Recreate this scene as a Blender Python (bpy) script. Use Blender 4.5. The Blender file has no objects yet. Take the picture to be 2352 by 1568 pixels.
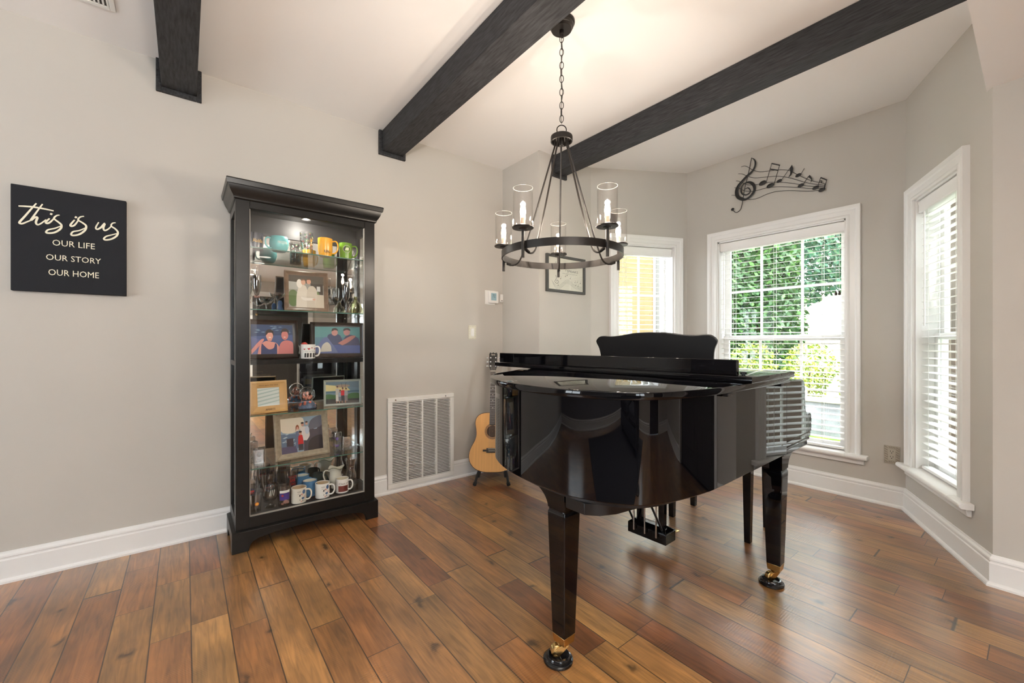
import bpy, math, random
from mathutils import Vector, Matrix
R = math.radians
random.seed(7)
scene = bpy.context.scene
COL = scene.collection

# ------------------------------------------------------------------ camera, world, sun, exposure
cam_d = bpy.data.cameras.new('camera')
cam_d.sensor_width = 36.0
cam_d.lens = 955.0 / 2352.0 * 36.0
cam_d.shift_y = 3.0 / 2352.0
cam_d.clip_start = 0.02
cam = bpy.data.objects.new('camera', cam_d)
COL.objects.link(cam)
cam.location = (0, 0, 1.16)
cam.rotation_euler = (R(90), 0, R(51.8 - 90))
scene.camera = cam

scene.view_settings.view_transform = 'Standard'
scene.view_settings.look = 'None'
scene.view_settings.gamma = 1.0
scene.view_settings.use_curve_mapping = False
scene.view_settings.exposure = 1.38

world = bpy.data.worlds.new('world')
scene.world = world
world.use_nodes = True
bg = world.node_tree.nodes['Background']
bg.inputs[0].default_value = (0.86, 0.93, 1.0, 1)
bg.inputs[1].default_value = 5.0

def lamp(name, kind, loc, energy, color=(1, 1, 1), rot=(0, 0, 0), **kw):
    d = bpy.data.lights.new(name, kind)
    d.energy = energy
    d.color = color
    for k, v in kw.items():
        setattr(d, k, v)
    o = bpy.data.objects.new(name, d)
    o.location = loc
    o.rotation_euler = rot
    COL.objects.link(o)
    return o

sun = lamp('sun', 'SUN', (0, 0, 8), 2.6, (1.0, 0.95, 0.86), angle=R(1.0))
sun.rotation_euler = Vector((0.34, 0.42, -0.84)).to_track_quat('-Z', 'Y').to_euler()

# ------------------------------------------------------------------ materials
MATS = {}
def nmat(name):
    m = bpy.data.materials.new(name)
    m.use_nodes = True
    nt = m.node_tree
    return m, nt, nt.nodes['Principled BSDF']

def mat(name, col, rough=0.5, metal=0.0, noise=0.0, nscale=40.0, bump=0.0, bscale=200.0, coat=0.0, spec=None, stretch=None, emit=None):
    if name in MATS:
        return MATS[name]
    m, nt, b = nmat(name)
    b.inputs['Base Color'].default_value = (*col, 1)
    b.inputs['Roughness'].default_value = rough
    b.inputs['Metallic'].default_value = metal
    if coat:
        b.inputs['Coat Weight'].default_value = coat
        b.inputs['Coat Roughness'].default_value = 0.02
    if spec is not None:
        b.inputs['Specular IOR Level'].default_value = spec
    if emit:
        b.inputs['Emission Color'].default_value = (*emit[0], 1)
        b.inputs['Emission Strength'].default_value = emit[1]
    tc = nt.nodes.new('ShaderNodeTexCoord')
    mp = nt.nodes.new('ShaderNodeMapping')
    nt.links.new(tc.outputs['Object'], mp.inputs[0])
    if stretch:
        mp.inputs['Scale'].default_value = stretch
    if noise:
        n = nt.nodes.new('ShaderNodeTexNoise')
        n.inputs['Scale'].default_value = nscale
        n.inputs['Detail'].default_value = 5
        r = nt.nodes.new('ShaderNodeValToRGB')
        r.color_ramp.elements[0].position = 0.3
        r.color_ramp.elements[1].position = 0.7
        r.color_ramp.elements[0].color = (*[max(0, c * (1 - noise)) for c in col], 1)
        r.color_ramp.elements[1].color = (*[min(1, c * (1 + noise)) for c in col], 1)
        nt.links.new(mp.outputs[0], n.inputs[0])
        nt.links.new(n.outputs[0], r.inputs[0])
        nt.links.new(r.outputs[0], b.inputs['Base Color'])
    if bump:
        n = nt.nodes.new('ShaderNodeTexNoise')
        n.inputs['Scale'].default_value = bscale
        n.inputs['Detail'].default_value = 4
        bp = nt.nodes.new('ShaderNodeBump')
        bp.inputs['Strength'].default_value = bump
        bp.inputs['Distance'].default_value = 0.002
        nt.links.new(mp.outputs[0], n.inputs[0])
        nt.links.new(n.outputs[0], bp.inputs['Height'])
        nt.links.new(bp.outputs[0], b.inputs['Normal'])
    MATS[name] = m
    return m

def glassmat(name, tint=(1, 1, 1), base=0.05, edge=0.85, power=4.0, rough=0.0):
    m = bpy.data.materials.new(name)
    m.use_nodes = True
    nt = m.node_tree
    nt.nodes.remove(nt.nodes['Principled BSDF'])
    out = nt.nodes['Material Output']
    t = nt.nodes.new('ShaderNodeBsdfTransparent')
    t.inputs[0].default_value = (*tint, 1)
    g = nt.nodes.new('ShaderNodeBsdfGlossy')
    g.inputs['Roughness'].default_value = rough
    lw = nt.nodes.new('ShaderNodeLayerWeight')
    lw.inputs[0].default_value = 0.5
    pw = nt.nodes.new('ShaderNodeMath'); pw.operation = 'POWER'; pw.inputs[1].default_value = power
    ma = nt.nodes.new('ShaderNodeMath'); ma.operation = 'MULTIPLY_ADD'
    ma.inputs[1].default_value = edge; ma.inputs[2].default_value = base
    mx = nt.nodes.new('ShaderNodeMixShader')
    nt.links.new(lw.outputs['Facing'], pw.inputs[0])
    nt.links.new(pw.outputs[0], ma.inputs[0])
    nt.links.new(ma.outputs[0], mx.inputs[0])
    nt.links.new(t.outputs[0], mx.inputs[1])
    nt.links.new(g.outputs[0], mx.inputs[2])
    nt.links.new(mx.outputs[0], out.inputs[0])
    return m

M_wall = mat('wall_paint', (0.53, 0.50, 0.455), 0.85, bump=0.12, bscale=350)
M_walldim = mat('wall_paint_dimmed', (0.22, 0.22, 0.24), 0.85)  # wall colour darkened to dim the unseen wall's reflection in the piano
M_ceil = mat('ceiling_paint', (0.84, 0.815, 0.79), 0.9)
M_trim = mat('white_trim', (0.80, 0.79, 0.77), 0.35)
M_blind = mat('blind_white', (0.84, 0.83, 0.81), 0.45)
M_beam = mat('black_sawn_wood', (0.024, 0.024, 0.026), 0.7, noise=0.7, nscale=14, bump=1.0, bscale=40, stretch=(8, 0.9, 8), spec=0.5)
M_cab = mat('black_cabinet_lacquer', (0.0075, 0.007, 0.0065), 0.30, noise=0.2, nscale=30, spec=0.35)
M_cabdark = mat('cabinet_inside_black', (0.010, 0.009, 0.009), 0.5)
M_piano = mat('polished_ebony', (0.0025, 0.0025, 0.0035), 0.015, spec=0.42)
M_pianomatte = mat('satin_ebony', (0.006, 0.006, 0.007), 0.35)
M_brass = mat('brass', (0.62, 0.42, 0.17), 0.25, 1.0)
M_steel = mat('chrome', (0.75, 0.75, 0.76), 0.18, 1.0)
M_iron = mat('dark_bronze_iron', (0.030, 0.026, 0.023), 0.38, 0.6)
M_blackmetal = mat('matte_black_metal', (0.010, 0.010, 0.011), 0.5)
M_canvas = mat('black_canvas', (0.012, 0.013, 0.017), 0.9, bump=0.4, bscale=700)
M_cream = mat('cream_lettering', (0.80, 0.76, 0.60), 0.7)
M_white = mat('white_ceramic', (0.82, 0.80, 0.76), 0.15)
M_creamcer = mat('cream_ceramic', (0.72, 0.68, 0.58), 0.18)
M_vent = mat('vent_white', (0.78, 0.77, 0.73), 0.45)
M_ventdark = mat('vent_dark', (0.06, 0.055, 0.05), 0.8)
M_plastic = mat('white_plastic', (0.80, 0.79, 0.76), 0.4)
M_rubber = mat('black_rubber', (0.012, 0.012, 0.012), 0.6)
M_mirror = mat('mirror_silver', (0.86, 0.88, 0.87), 0.01, 1.0)
M_pane = glassmat('window_glass', (0.99, 1.0, 0.995), 0.04, 0.8, 4.5)
M_cpane = glassmat('cabinet_glass', (0.995, 1.0, 0.995), 0.035, 0.7, 4.5)
M_shelf = glassmat('shelf_glass', (0.94, 0.975, 0.96), 0.08, 0.7, 3.5)
M_edge = mat('green_glass_edge', (0.06, 0.16, 0.13), 0.2)
M_gware = glassmat('glassware', (0.985, 0.99, 0.99), 0.13, 0.80, 2.6, 0.05)
M_gclear = glassmat('lamp_glass', (0.99, 0.985, 0.98), 0.03, 0.60, 4.0, 0.01)
M_crystal = glassmat('crystal_block', (0.95, 0.97, 0.97), 0.28, 0.6, 2.0, 0.08)
M_wine = mat('wood_floor_dummy', (0.4, 0.2, 0.1), 0.5)

def C(name, r, g, b, rough=0.5, **k):
    """sRGB 0-255 colour to a material"""
    f = lambda c: ((c / 255 + 0.055) / 1.055) ** 2.4 if c > 10 else c / 255 / 12.92
    return mat(name, (f(r), f(g), f(b)), rough, **k)

def floor_material():
    m, nt, b = nmat('oak_planks')
    N = nt.nodes.new; L = nt.links.new
    def math_(op, a, bb=None, c=None):
        n = N('ShaderNodeMath'); n.operation = op
        for i, v in enumerate((a, bb, c)):
            if v is None: continue
            if isinstance(v, (int, float)): n.inputs[i].default_value = v
            else: L(v, n.inputs[i])
        return n.outputs[0]
    tc = N('ShaderNodeTexCoord'); sp = N('ShaderNodeSeparateXYZ')
    L(tc.outputs['Object'], sp.inputs[0])
    X, Y = sp.outputs[0], sp.outputs[1]
    w = 0.127
    xs = math_('DIVIDE', math_('ADD', X, 5.06), w)
    row = math_('FLOOR', xs); fx = math_('FRACT', xs)
    wn = N('ShaderNodeTexWhiteNoise'); wn.noise_dimensions = '1D'; L(row, wn.inputs['W'])
    rr = wn.outputs['Value']
    wn2 = N('ShaderNodeTexWhiteNoise'); wn2.noise_dimensions = '1D'; L(math_('ADD', row, 71.3), wn2.inputs['W'])
    Lr = math_('MULTIPLY_ADD', rr, 0.55, 0.62)
    ys = math_('ADD', math_('DIVIDE', Y, Lr), math_('MULTIPLY', wn2.outputs['Value'], 9.0))
    # uneven joints: warp by a slow sine of the row
    ys = math_('ADD', ys, math_('MULTIPLY', math_('SINE', math_('MULTIPLY', math_('ADD', ys, math_('MULTIPLY', rr, 5)), 2.3)), 0.28))
    idx = math_('FLOOR', ys); fy = math_('FRACT', ys)
    cb = N('ShaderNodeCombineXYZ'); L(row, cb.inputs[0]); L(idx, cb.inputs[1])
    pn = N('ShaderNodeTexWhiteNoise'); pn.noise_dimensions = '3D'; L(cb.outputs[0], pn.inputs['Vector'])
    pr = pn.outputs['Value']
    ramp = N('ShaderNodeValToRGB'); cr = ramp.color_ramp
    cols = [(0.0, (0.225, 0.075, 0.025)), (0.22, (0.270, 0.103, 0.030)), (0.42, (0.295, 0.140, 0.042)), (0.62, (0.380, 0.188, 0.058)), (0.8, (0.290, 0.112, 0.034)), (1.0, (0.450, 0.240, 0.078))]
    cr.elements[0].position = cols[0][0]; cr.elements[0].color = (*cols[0][1], 1)
    cr.elements[1].position = 1.0; cr.elements[1].color = (*cols[-1][1], 1)
    for p, c in cols[1:-1]:
        e = cr.elements.new(p); e.color = (*c, 1)
    L(pr, ramp.inputs[0])
    # stretched wood grain, shifted per plank
    mp = N('ShaderNodeVectorMath'); mp.operation = 'MULTIPLY'; mp.inputs[1].default_value = (24, 1.9, 1)
    off = N('ShaderNodeVectorMath'); off.operation = 'ADD'
    sc = N('ShaderNodeVectorMath'); sc.operation = 'SCALE'; sc.inputs['Scale'].default_value = 13.7
    L(pn.outputs['Color'], sc.inputs[0])
    L(tc.outputs['Object'], mp.inputs[0]); L(mp.outputs[0], off.inputs[0]); L(sc.outputs[0], off.inputs[1])
    n1 = N('ShaderNodeTexNoise'); n1.inputs['Scale'].default_value = 2.2; n1.inputs['Detail'].default_value = 9; n1.inputs['Distortion'].default_value = 1.2
    L(off.outputs[0], n1.inputs[0])
    g1 = N('ShaderNodeMapRange'); g1.inputs[1].default_value = 0.3; g1.inputs[2].default_value = 0.7; g1.inputs[3].default_value = 0.62; g1.inputs[4].default_value = 1.28
    L(n1.outputs[0], g1.inputs[0])
    # broad clouds inside a plank
    mp2 = N('ShaderNodeVectorMath'); mp2.operation = 'MULTIPLY'; mp2.inputs[1].default_value = (3.2, 1.3, 1)
    off2 = N('ShaderNodeVectorMath'); off2.operation = 'ADD'
    L(tc.outputs['Object'], mp2.inputs[0]); L(mp2.outputs[0], off2.inputs[0]); L(sc.outputs[0], off2.inputs[1])
    n2 = N('ShaderNodeTexNoise'); n2.inputs['Scale'].default_value = 2.3; n2.inputs['Detail'].default_value = 3
    L(off2.outputs[0], n2.inputs[0])
    g2 = N('ShaderNodeMapRange'); g2.inputs[1].default_value = 0.32; g2.inputs[2].default_value = 0.68; g2.inputs[3].default_value = 0.60; g2.inputs[4].default_value = 1.22
    L(n2.outputs[0], g2.inputs[0])
    # knots
    mk = N('ShaderNodeVectorMath'); mk.operation = 'MULTIPLY'; mk.inputs[1].default_value = (1.0, 0.55, 1)
    nk = N('ShaderNodeTexNoise'); nk.inputs['Scale'].default_value = 11; nk.inputs['Detail'].default_value = 3
    L(tc.outputs['Object'], nk.inputs[0])
    nks = N('ShaderNodeVectorMath'); nks.operation = 'SCALE'; nks.inputs['Scale'].default_value = 0.10
    L(nk.outputs['Color'], nks.inputs[0])
    ak = N('ShaderNodeVectorMath'); ak.operation = 'ADD'
    L(tc.outputs['Object'], mk.inputs[0]); L(mk.outputs[0], ak.inputs[0]); L(nks.outputs[0], ak.inputs[1])
    vo = N('ShaderNodeTexVoronoi'); vo.inputs['Scale'].default_value = 4.3; vo.voronoi_dimensions = '2D'
    L(ak.outputs[0], vo.inputs[0])
    vs = N('ShaderNodeSeparateColor'); L(vo.outputs['Color'], vs.inputs[0])
    gate = math_('GREATER_THAN', vs.outputs[0], 0.35)
    kd = N('ShaderNodeMapRange'); kd.inputs[1].default_value = 0.015; kd.inputs[2].default_value = 0.13; kd.inputs[3].default_value = 1.0; kd.inputs[4].default_value = 0.0
    L(vo.outputs['Distance'], kd.inputs[0])
    kn = math_('MULTIPLY', math_('MULTIPLY', kd.outputs[0], kd.outputs[0]), gate)
    kmul = math_('SUBTRACT', 1.0, math_('MULTIPLY', kn, 0.8))
    rings = math_('MULTIPLY_ADD', math_('SINE', math_('MULTIPLY', vo.outputs['Distance'], 130.0)), math_('MULTIPLY', kn, 0.12), 1.0)
    tot = math_('MULTIPLY', math_('MULTIPLY', g1.outputs[0], g2.outputs[0]), math_('MULTIPLY', kmul, rings))
    # seams
    ex = math_('MINIMUM', fx, math_('SUBTRACT', 1.0, fx)); ex = math_('MULTIPLY', ex, w)
    ey = math_('MINIMUM', fy, math_('SUBTRACT', 1.0, fy)); ey = math_('MULTIPLY', ey, 0.85)
    e = math_('MINIMUM', ex, ey)
    sm = N('ShaderNodeMapRange'); sm.inputs[1].default_value = 0.0010; sm.inputs[2].default_value = 0.0030; sm.inputs[3].default_value = 0.14; sm.inputs[4].default_value = 1.0
    L(e, sm.inputs[0])
    tot = math_('MULTIPLY', tot, sm.outputs[0])
    hm = N('ShaderNodeVectorMath'); hm.operation = 'SCALE'; L(ramp.outputs[0], hm.inputs[0]); L(tot, hm.inputs['Scale'])
    L(hm.outputs[0], b.inputs['Base Color'])
    # roughness, hand scraped relief
    rg = N('ShaderNodeMapRange'); rg.inputs[3].default_value = 0.27; rg.inputs[4].default_value = 0.42
    L(n1.outputs[0], rg.inputs[0]); L(rg.outputs[0], b.inputs['Roughness'])
    b.inputs['Specular IOR Level'].default_value = 0.6
    b.inputs['Coat Weight'].default_value = 1.0; b.inputs['Coat Roughness'].default_value = 0.27; b.inputs['Coat IOR'].default_value = 1.6
    wv = N('ShaderNodeTexWave'); wv.bands_direction = 'Y'; wv.inputs['Scale'].default_value = 32; wv.inputs['Distortion'].default_value = 1.5
    L(tc.outputs['Object'], wv.inputs[0])
    n3 = N('ShaderNodeTexNoise'); n3.inputs['Scale'].default_value = 5; L(tc.outputs['Object'], n3.inputs[0])
    g3 = N('ShaderNodeMapRange'); g3.inputs[1].default_value = 0.52; g3.inputs[2].default_value = 0.62; L(n3.outputs[0], g3.inputs[0])
    wav = math_('MULTIPLY', math_('MULTIPLY', wv.outputs[0], g3.outputs[0]), 0.35)
    hgt = math_('ADD', math_('ADD', math_('MULTIPLY', n1.outputs[0], 0.35), wav), math_('ADD', math_('MULTIPLY', sm.outputs[0], 0.5), math_('MULTIPLY', n2.outputs[0], 0.9)))
    bp = N('ShaderNodeBump'); bp.inputs['Strength'].default_value = 0.35; bp.inputs['Distance'].default_value = 0.004
    L(hgt, bp.inputs['Height']); L(bp.outputs[0], b.inputs['Normal'])
    return m
M_floor = floor_material()

# ------------------------------------------------------------------ mesh builder
TXT = {}
def text_geo(s, bold=0.0):
    k = (s, bold)
    if k not in TXT:
        c = bpy.data.curves.new('t', 'FONT'); c.body = s; c.resolution_u = 2; c.offset = bold
        o = bpy.data.objects.new('t', c)
        me = bpy.data.meshes.new_from_object(o)
        vs = [v.co.copy() for v in me.vertices]; fs = [tuple(p.vertices) for p in me.polygons]
        bpy.data.objects.remove(o); bpy.data.curves.remove(c); bpy.data.meshes.remove(me)
        x0 = min(v.x for v in vs); x1 = max(v.x for v in vs); y0 = min(v.y for v in vs); y1 = max(v.y for v in vs)
        TXT[k] = ([((v.x - x0) / (x1 - x0), (v.y - y0) / (y1 - y0)) for v in vs], fs)
    return TXT[k]

def spline(pts, n=4, closed=False):
    """Catmull-Rom through the points"""
    out = []; N = len(pts)
    rng = range(N) if closed else range(N - 1)
    for i in rng:
        g = lambda k: pts[k % N] if closed else pts[max(0, min(N - 1, k))]
        p0, p1, p2, p3 = g(i - 1), g(i), g(i + 1), g(i + 2)
        for j in range(n):
            t = j / n
            out.append(tuple(0.5 * (2 * b_ + (c_ - a_) * t + (2 * a_ - 5 * b_ + 4 * c_ - d_) * t * t + (3 * b_ - a_ - 3 * c_ + d_) * t ** 3)
                             for a_, b_, c_, d_ in zip(p0, p1, p2, p3)))
    if not closed: out.append(tuple(pts[-1]))
    return out

class MB:
    def __init__(s): s.v = []; s.f = []; s.m = []; s.mi = 0
    def face(s, *idx): s.f.append(tuple(idx)); s.m.append(s.mi)
    def add(s, vs, fs):
        o = len(s.v); s.v += [tuple(v) for v in vs]
        for f in fs: s.face(*[i + o for i in f])
    def box(s, x0, x1, y0, y1, z0, z1):
        if x0 > x1: x0, x1 = x1, x0
        if y0 > y1: y0, y1 = y1, y0
        if z0 > z1: z0, z1 = z1, z0
        s.add([(x0, y0, z0), (x1, y0, z0), (x1, y1, z0), (x0, y1, z0), (x0, y0, z1), (x1, y0, z1), (x1, y1, z1), (x0, y1, z1)],
              [(0, 3, 2, 1), (4, 5, 6, 7), (0, 1, 5, 4), (1, 2, 6, 5), (2, 3, 7, 6), (3, 0, 4, 7)])
        return s
    def loft(s, rings, closed=True, caps=True):
        """rings: lists of 3d points of equal length"""
        o = len(s.v); n = len(rings[0])
        for r in rings: s.v += [tuple(p) for p in r]
        for i in range(len(rings) - 1):
            for j in range(n if closed else n - 1):
                k = (j + 1) % n
                s.face(o + i * n + j, o + i * n + k, o + (i + 1) * n + k, o + (i + 1) * n + j)
        if caps:
            s.face(*[o + j for j in range(n)][::-1]); s.face(*[o + (len(rings) - 1) * n + j for j in range(n)])
        return s
    def prism(s, poly, a, b, ax='z'):
        """poly 2d; extruded a..b along ax. ax z: (x,y); ax y: (x,z); ax x: (y,z)"""
        f = {'z': lambda p, t: (p[0], p[1], t), 'y': lambda p, t: (p[0], t, p[1]), 'x': lambda p, t: (t, p[0], p[1])}[ax]
        return s.loft([[f(p, a) for p in poly], [f(p, b) for p in poly]])
    def lathe(s, prof, c=(0, 0, 0), seg=28, axis='z', sx=1.0, sy=1.0, cap=True):
        rings = []
        for r, z in prof:
            ring = []
            for k in range(seg):
                a = 2 * math.pi * k / seg
                p = (r * math.cos(a) * sx, r * math.sin(a) * sy, z)
                if axis == 'x': p = (p[2], p[0], p[1])
                elif axis == 'y': p = (p[0], p[2], p[1])
                ring.append((p[0] + c[0], p[1] + c[1], p[2] + c[2]))
            rings.append(ring)
        return s.loft(rings, caps=cap)
    def tube(s, pts, r, seg=8, closed=False, flat=None):
        """flat=(axis vector, factor) squashes the section along that axis"""
        P = [Vector(p) for p in pts]; n = len(P); rr = r if isinstance(r, (list, tuple)) else [r] * n
        rings = []; up = None
        for i in range(n):
            if closed: t = P[(i + 1) % n] - P[(i - 1) % n]
            else: t = P[min(i + 1, n - 1)] - P[max(i - 1, 0)]
            t.normalize()
            if up is None:
                up = Vector((0, 0, 1)) if abs(t.z) < 0.9 else Vector((1, 0, 0))
            up = (up - t * up.dot(t))
            if up.length < 1e-4: up = t.orthogonal()
            up.normalize(); sd = t.cross(up)
            ring = []
            for k in range(seg):
                a = 2 * math.pi * k / seg
                d = (up * math.cos(a) + sd * math.sin(a)) * rr[i]
                if flat:
                    ax = Vector(flat[0]); d = d - ax * d.dot(ax) * (1 - flat[1])
                ring.append(tuple(P[i] + d))
            rings.append(ring)
        if closed: rings.append(rings[0])
        return s.loft(rings, caps=not closed)
    def ball(s, c, r, sx=1, sy=1, sz=1, seg=14, rings=8):
        prof = [(max(1e-4, r * math.sin(math.pi * i / rings)), -r * math.cos(math.pi * i / rings)) for i in range(rings + 1)]
        o = len(s.v); s.lathe(prof, (0, 0, 0), seg)
        for i in range(o, len(s.v)):
            v = s.v[i]; s.v[i] = (v[0] * sx + c[0], v[1] * sy + c[1], v[2] * sz + c[2])
        return s
    def flat(s, poly, f, t=0.0):
        """poly of 2d points as one face through mapping f(x,y)->3d"""
        s.add([f(*p) for p in poly], [tuple(range(len(poly)))]); return s
    def text(s, string, x0, x1, y0, y1, f, bold=0.0):
        vs, fs = text_geo(string, bold)
        s.add([f(x0 + (x1 - x0) * a, y0 + (y1 - y0) * b_) for a, b_ in vs], fs); return s
    def xf(s, M, start=0):
        for i in range(start, len(s.v)):
            s.v[i] = tuple(M @ Vector(s.v[i]))
        return s
    def build(s, name, mats, parent=None, world=False, bevel=0, off=None, kind=None, smooth=True, angle=40, seg=2):
        if not isinstance(mats, (list, tuple)): mats = [mats]
        vs = s.v
        if off: vs = [(v[0] + off[0], v[1] + off[1], v[2] + off[2]) for v in vs]
        if world and parent is not None:
            Mi = ROOT[parent].inverted(); vs = [tuple(Mi @ Vector(v)) for v in vs]
        me = bpy.data.meshes.new(name); me.from_pydata(vs, [], s.f)
        for m_ in mats: me.materials.append(m_)
        if len(mats) > 1: me.polygons.foreach_set('material_index', s.m)
        me.update()
        if smooth:
            me.polygons.foreach_set('use_smooth', [True] * len(me.polygons))
            me.set_sharp_from_angle(angle=R(angle))
        o = bpy.data.objects.new(name, me); COL.objects.link(o)
        if parent is not None:
            o.parent = parent; ROOT[o] = ROOT[parent]
        if bevel:
            bv = o.modifiers.new('bevel', 'BEVEL'); bv.width = bevel; bv.segments = seg; bv.limit_method = 'ANGLE'; bv.angle_limit = R(40); bv.harden_normals = False
        if kind: o['kind'] = kind
        return o
ROOT = {}
def thing(name, label, cat, loc=(0, 0, 0), rz=0.0, rx=0.0, group=None, kind=None):
    o = bpy.data.objects.new(name, None); COL.objects.link(o); o.empty_display_size = 0.05
    o.location = loc; o.rotation_euler = (rx, 0, rz)
    ROOT[o] = Matrix.LocRotScale(Vector(loc), o.rotation_euler, None)
    if label: o['label'] = label; o['category'] = cat
    if group: o['group'] = group
    if kind: o['kind'] = kind
    return o
def tag(o, label, cat, group=None):
    o['label'] = label; o['category'] = cat
    if group: o['group'] = group
    return o
def copy_tree(o, parent=None):
    c = o.copy(); COL.objects.link(c); c.parent = parent
    for ch in list(o.children): copy_tree(ch, c)
    return c

# ------------------------------------------------------------------ room shell
YL = 3.11
P0 = (-3.2, YL); P1 = (2.335, YL); P2 = (2.335, 2.60); P3 = (2.985, 2.60); P4 = (3.95, 2.187); P5 = (3.95, 0.581); P6 = (3.04, 0.141); P7 = (3.04, -3.4); P8 = (-3.2, -3.4)
CH = [P0, P1, P2, P3, P4, P5, P6, P7, P8]
def nrm(a, b):
    l = math.hypot(b[0] - a[0], b[1] - a[1]); return ((b[1] - a[1]) / l, -(b[0] - a[0]) / l)
def miter(i, closed=True):
    n = len(CH); a, b_, c = CH[(i - 1) % n], CH[i], CH[(i + 1) % n]
    n1, n2 = nrm(a, b_), nrm(b_, c); k = 1 + n1[0] * n2[0] + n1[1] * n2[1]
    return ((n1[0] + n2[0]) / k, (n1[1] + n2[1]) / k)
MI = [miter(i) for i in range(len(CH))]
T = 0.16
def outp(i, d=T): return (CH[i][0] - MI[i][0] * d, CH[i][1] - MI[i][1] * d)
def inp(i, d): return (CH[i][0] + MI[i][0] * d, CH[i][1] + MI[i][1] * d)
HW = 3.0
def wall(name, i, opening=None):
    j = (i + 1) % len(CH)
    a, b_, ao, bo = CH[i], CH[j], outp(i), outp(j)
    L = math.hypot(b_[0] - a[0], b_[1] - a[1])
    mb = MB()
    def seg(s0, s1, z0, z1):
        le = lambda p, q, s: (p[0] + (q[0] - p[0]) * s, p[1] + (q[1] - p[1]) * s)
        d = ((b_[0] - a[0]) / L, (b_[1] - a[1]) / L); n = nrm(a, b_)
        def o_(s):
            if s <= 0: return ao
            if s >= 1: return bo
            p = le(a, b_, s); return (p[0] - n[0] * T, p[1] - n[1] * T)
        poly = [le(a, b_, s0), le(a, b_, s1), o_(s1), o_(s0)]
        mb.prism(poly, z0, z1)
    if not opening: seg(0, 1, 0, HW)
    else:
        for s0, s1, z0, z1 in opening:
            pass
        if len(opening) == 1:
            s0, s1, z0, z1 = opening[0]; s0 /= L; s1 /= L
            seg(0, s0, 0, HW); seg(s1, 1, 0, HW); seg(s0, s1, 0, z0); seg(s0, s1, z1, HW)
        else:
            prev = 0
            for s0, s1, z0, z1 in opening:
                seg(prev, s0 / L, 0, HW); seg(s0 / L, s1 / L, 0, z0) if z0 > 0 else None; seg(s0 / L, s1 / L, z1, HW); prev = s1 / L
            seg(prev, 1, 0, HW)
    return mb.build(name, M_walldim if i == 8 else M_wall, kind='structure', smooth=False)
WZ0, WZ1 = 0.31, 2.105
wall('wall_left', 0)
wall('wall_nook_side', 1)
wall('wall_nook_front', 2)
wall('wall_bay_left', 3, [(0.28, 0.895, WZ0, WZ1)])
wall('wall_bay_middle', 4, [(2.187 - 1.88, 2.187 - 0.912, WZ0, WZ1)])
L5 = math.hypot(P6[0] - P5[0], P6[1] - P5[1])
wall('wall_bay_right', 5, [(L5 - 0.86, L5 - 0.283, WZ0, WZ1)])
wall('wall_right', 6, [(.32, 1.72, 0, 2.08)])
wall('wall_rear', 7, [(1.0, 2.0, 0.0, 2.08), (3.2, 4.6, 0.7, 2.1)])
wall('wall_behind', 8, [(4.2, 5.6, 0.6, 2.1)])

fl = MB(); fl.prism([(P0[0] - .1, 3.2), (2.43, 3.2), (2.43, 2.72), (3.02, 2.72), (4.05, 2.26), (4.05, .53), (3.12, .09), (3.12, -3.5), (-3.3, -3.5)][::-1], -0.08, 0.0)
fl.build('floor', M_floor, kind='structure', smooth=False)

YS = 0.163
mb = MB()
zc = lambda x: 2.775 if x <= 2.6 else 2.775 + (x - 2.6) * (2.854 - 2.775) / 1.35
def cslab(x0, x1):
    y0, y1 = YS, 3.2
    mb.add([(x0, y0, zc(x0)), (x1, y0, zc(x1)), (x1, y1, zc(x1)), (x0, y1, zc(x0)), (x0, y0, 3.06), (x1, y0, 3.06), (x1, y1, 3.06), (x0, y1, 3.06)],
           [(0, 3, 2, 1), (4, 5, 6, 7), (0, 1, 5, 4), (1, 2, 6, 5), (2, 3, 7, 6), (3, 0, 4, 7)])
cslab(-3.3, 2.6); cslab(2.6, 4.06)
mb.build('ceiling', M_ceil, kind='structure', smooth=False)
mb = MB(); mb.box(-3.3, 3.12, -3.5, YS - 0.001, 2.385, 3.06)
mb.build('ceiling', M_ceil, kind='structure', smooth=False)

# baseboards
BP = [(0, 0), (0.030, 0), (0.030, 0.010), (0.026, 0.017), (0.017, 0.021), (0.017, 0.108), (0.0125, 0.113), (0.0125, 0.119), (0.016, 0.123), (0.015, 0.131), (0.008, 0.140), (0.006, 0.147), (0, 0.147)]
def base(name, i, cuts=None):
    j = (i + 1) % len(CH); mb = MB()
    a, b_ = CH[i], CH[j]; n = nrm(a, b_); L = math.hypot(b_[0] - a[0], b_[1] - a[1]); d = ((b_[0] - a[0]) / L, (b_[1] - a[1]) / L)
    def at(s, dd):
        if s <= 0: return inp(i, dd)
        if s >= L: return inp(j, dd)
        return (a[0] + d[0] * s + n[0] * dd, a[1] + d[1] * s + n[1] * dd)
    for s0, s1, full in (cuts or [(0, L, True)]):
        prof = BP if full else BP[:5] + [(0.017, 0.034), (0, 0.034)]
        mb.loft([[(*at(s0, dd), z) for dd, z in prof], [(*at(s1, dd), z) for dd, z in prof]])
    return mb.build(name, M_trim, kind='structure', smooth=False)
base('baseboard_left', 0, [(0, 1.219 + 3.2, True), (1.219 + 3.2, 1.801 + 3.2, False), (1.801 + 3.2, 5.535, True)])
base('baseboard_nook_side', 1); base('baseboard_nook_front', 2); base('baseboard_bay_left', 3); base('baseboard_bay_middle', 4)
base('baseboard_bay_right', 5); base('baseboard_right', 6, [(0, .23, True), (1.81, 3.541, True)])
base('baseboard_rear', 7, [(0, 0.9, True), (2.1, 6.24, True)])
base('baseboard_behind', 8)

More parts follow.
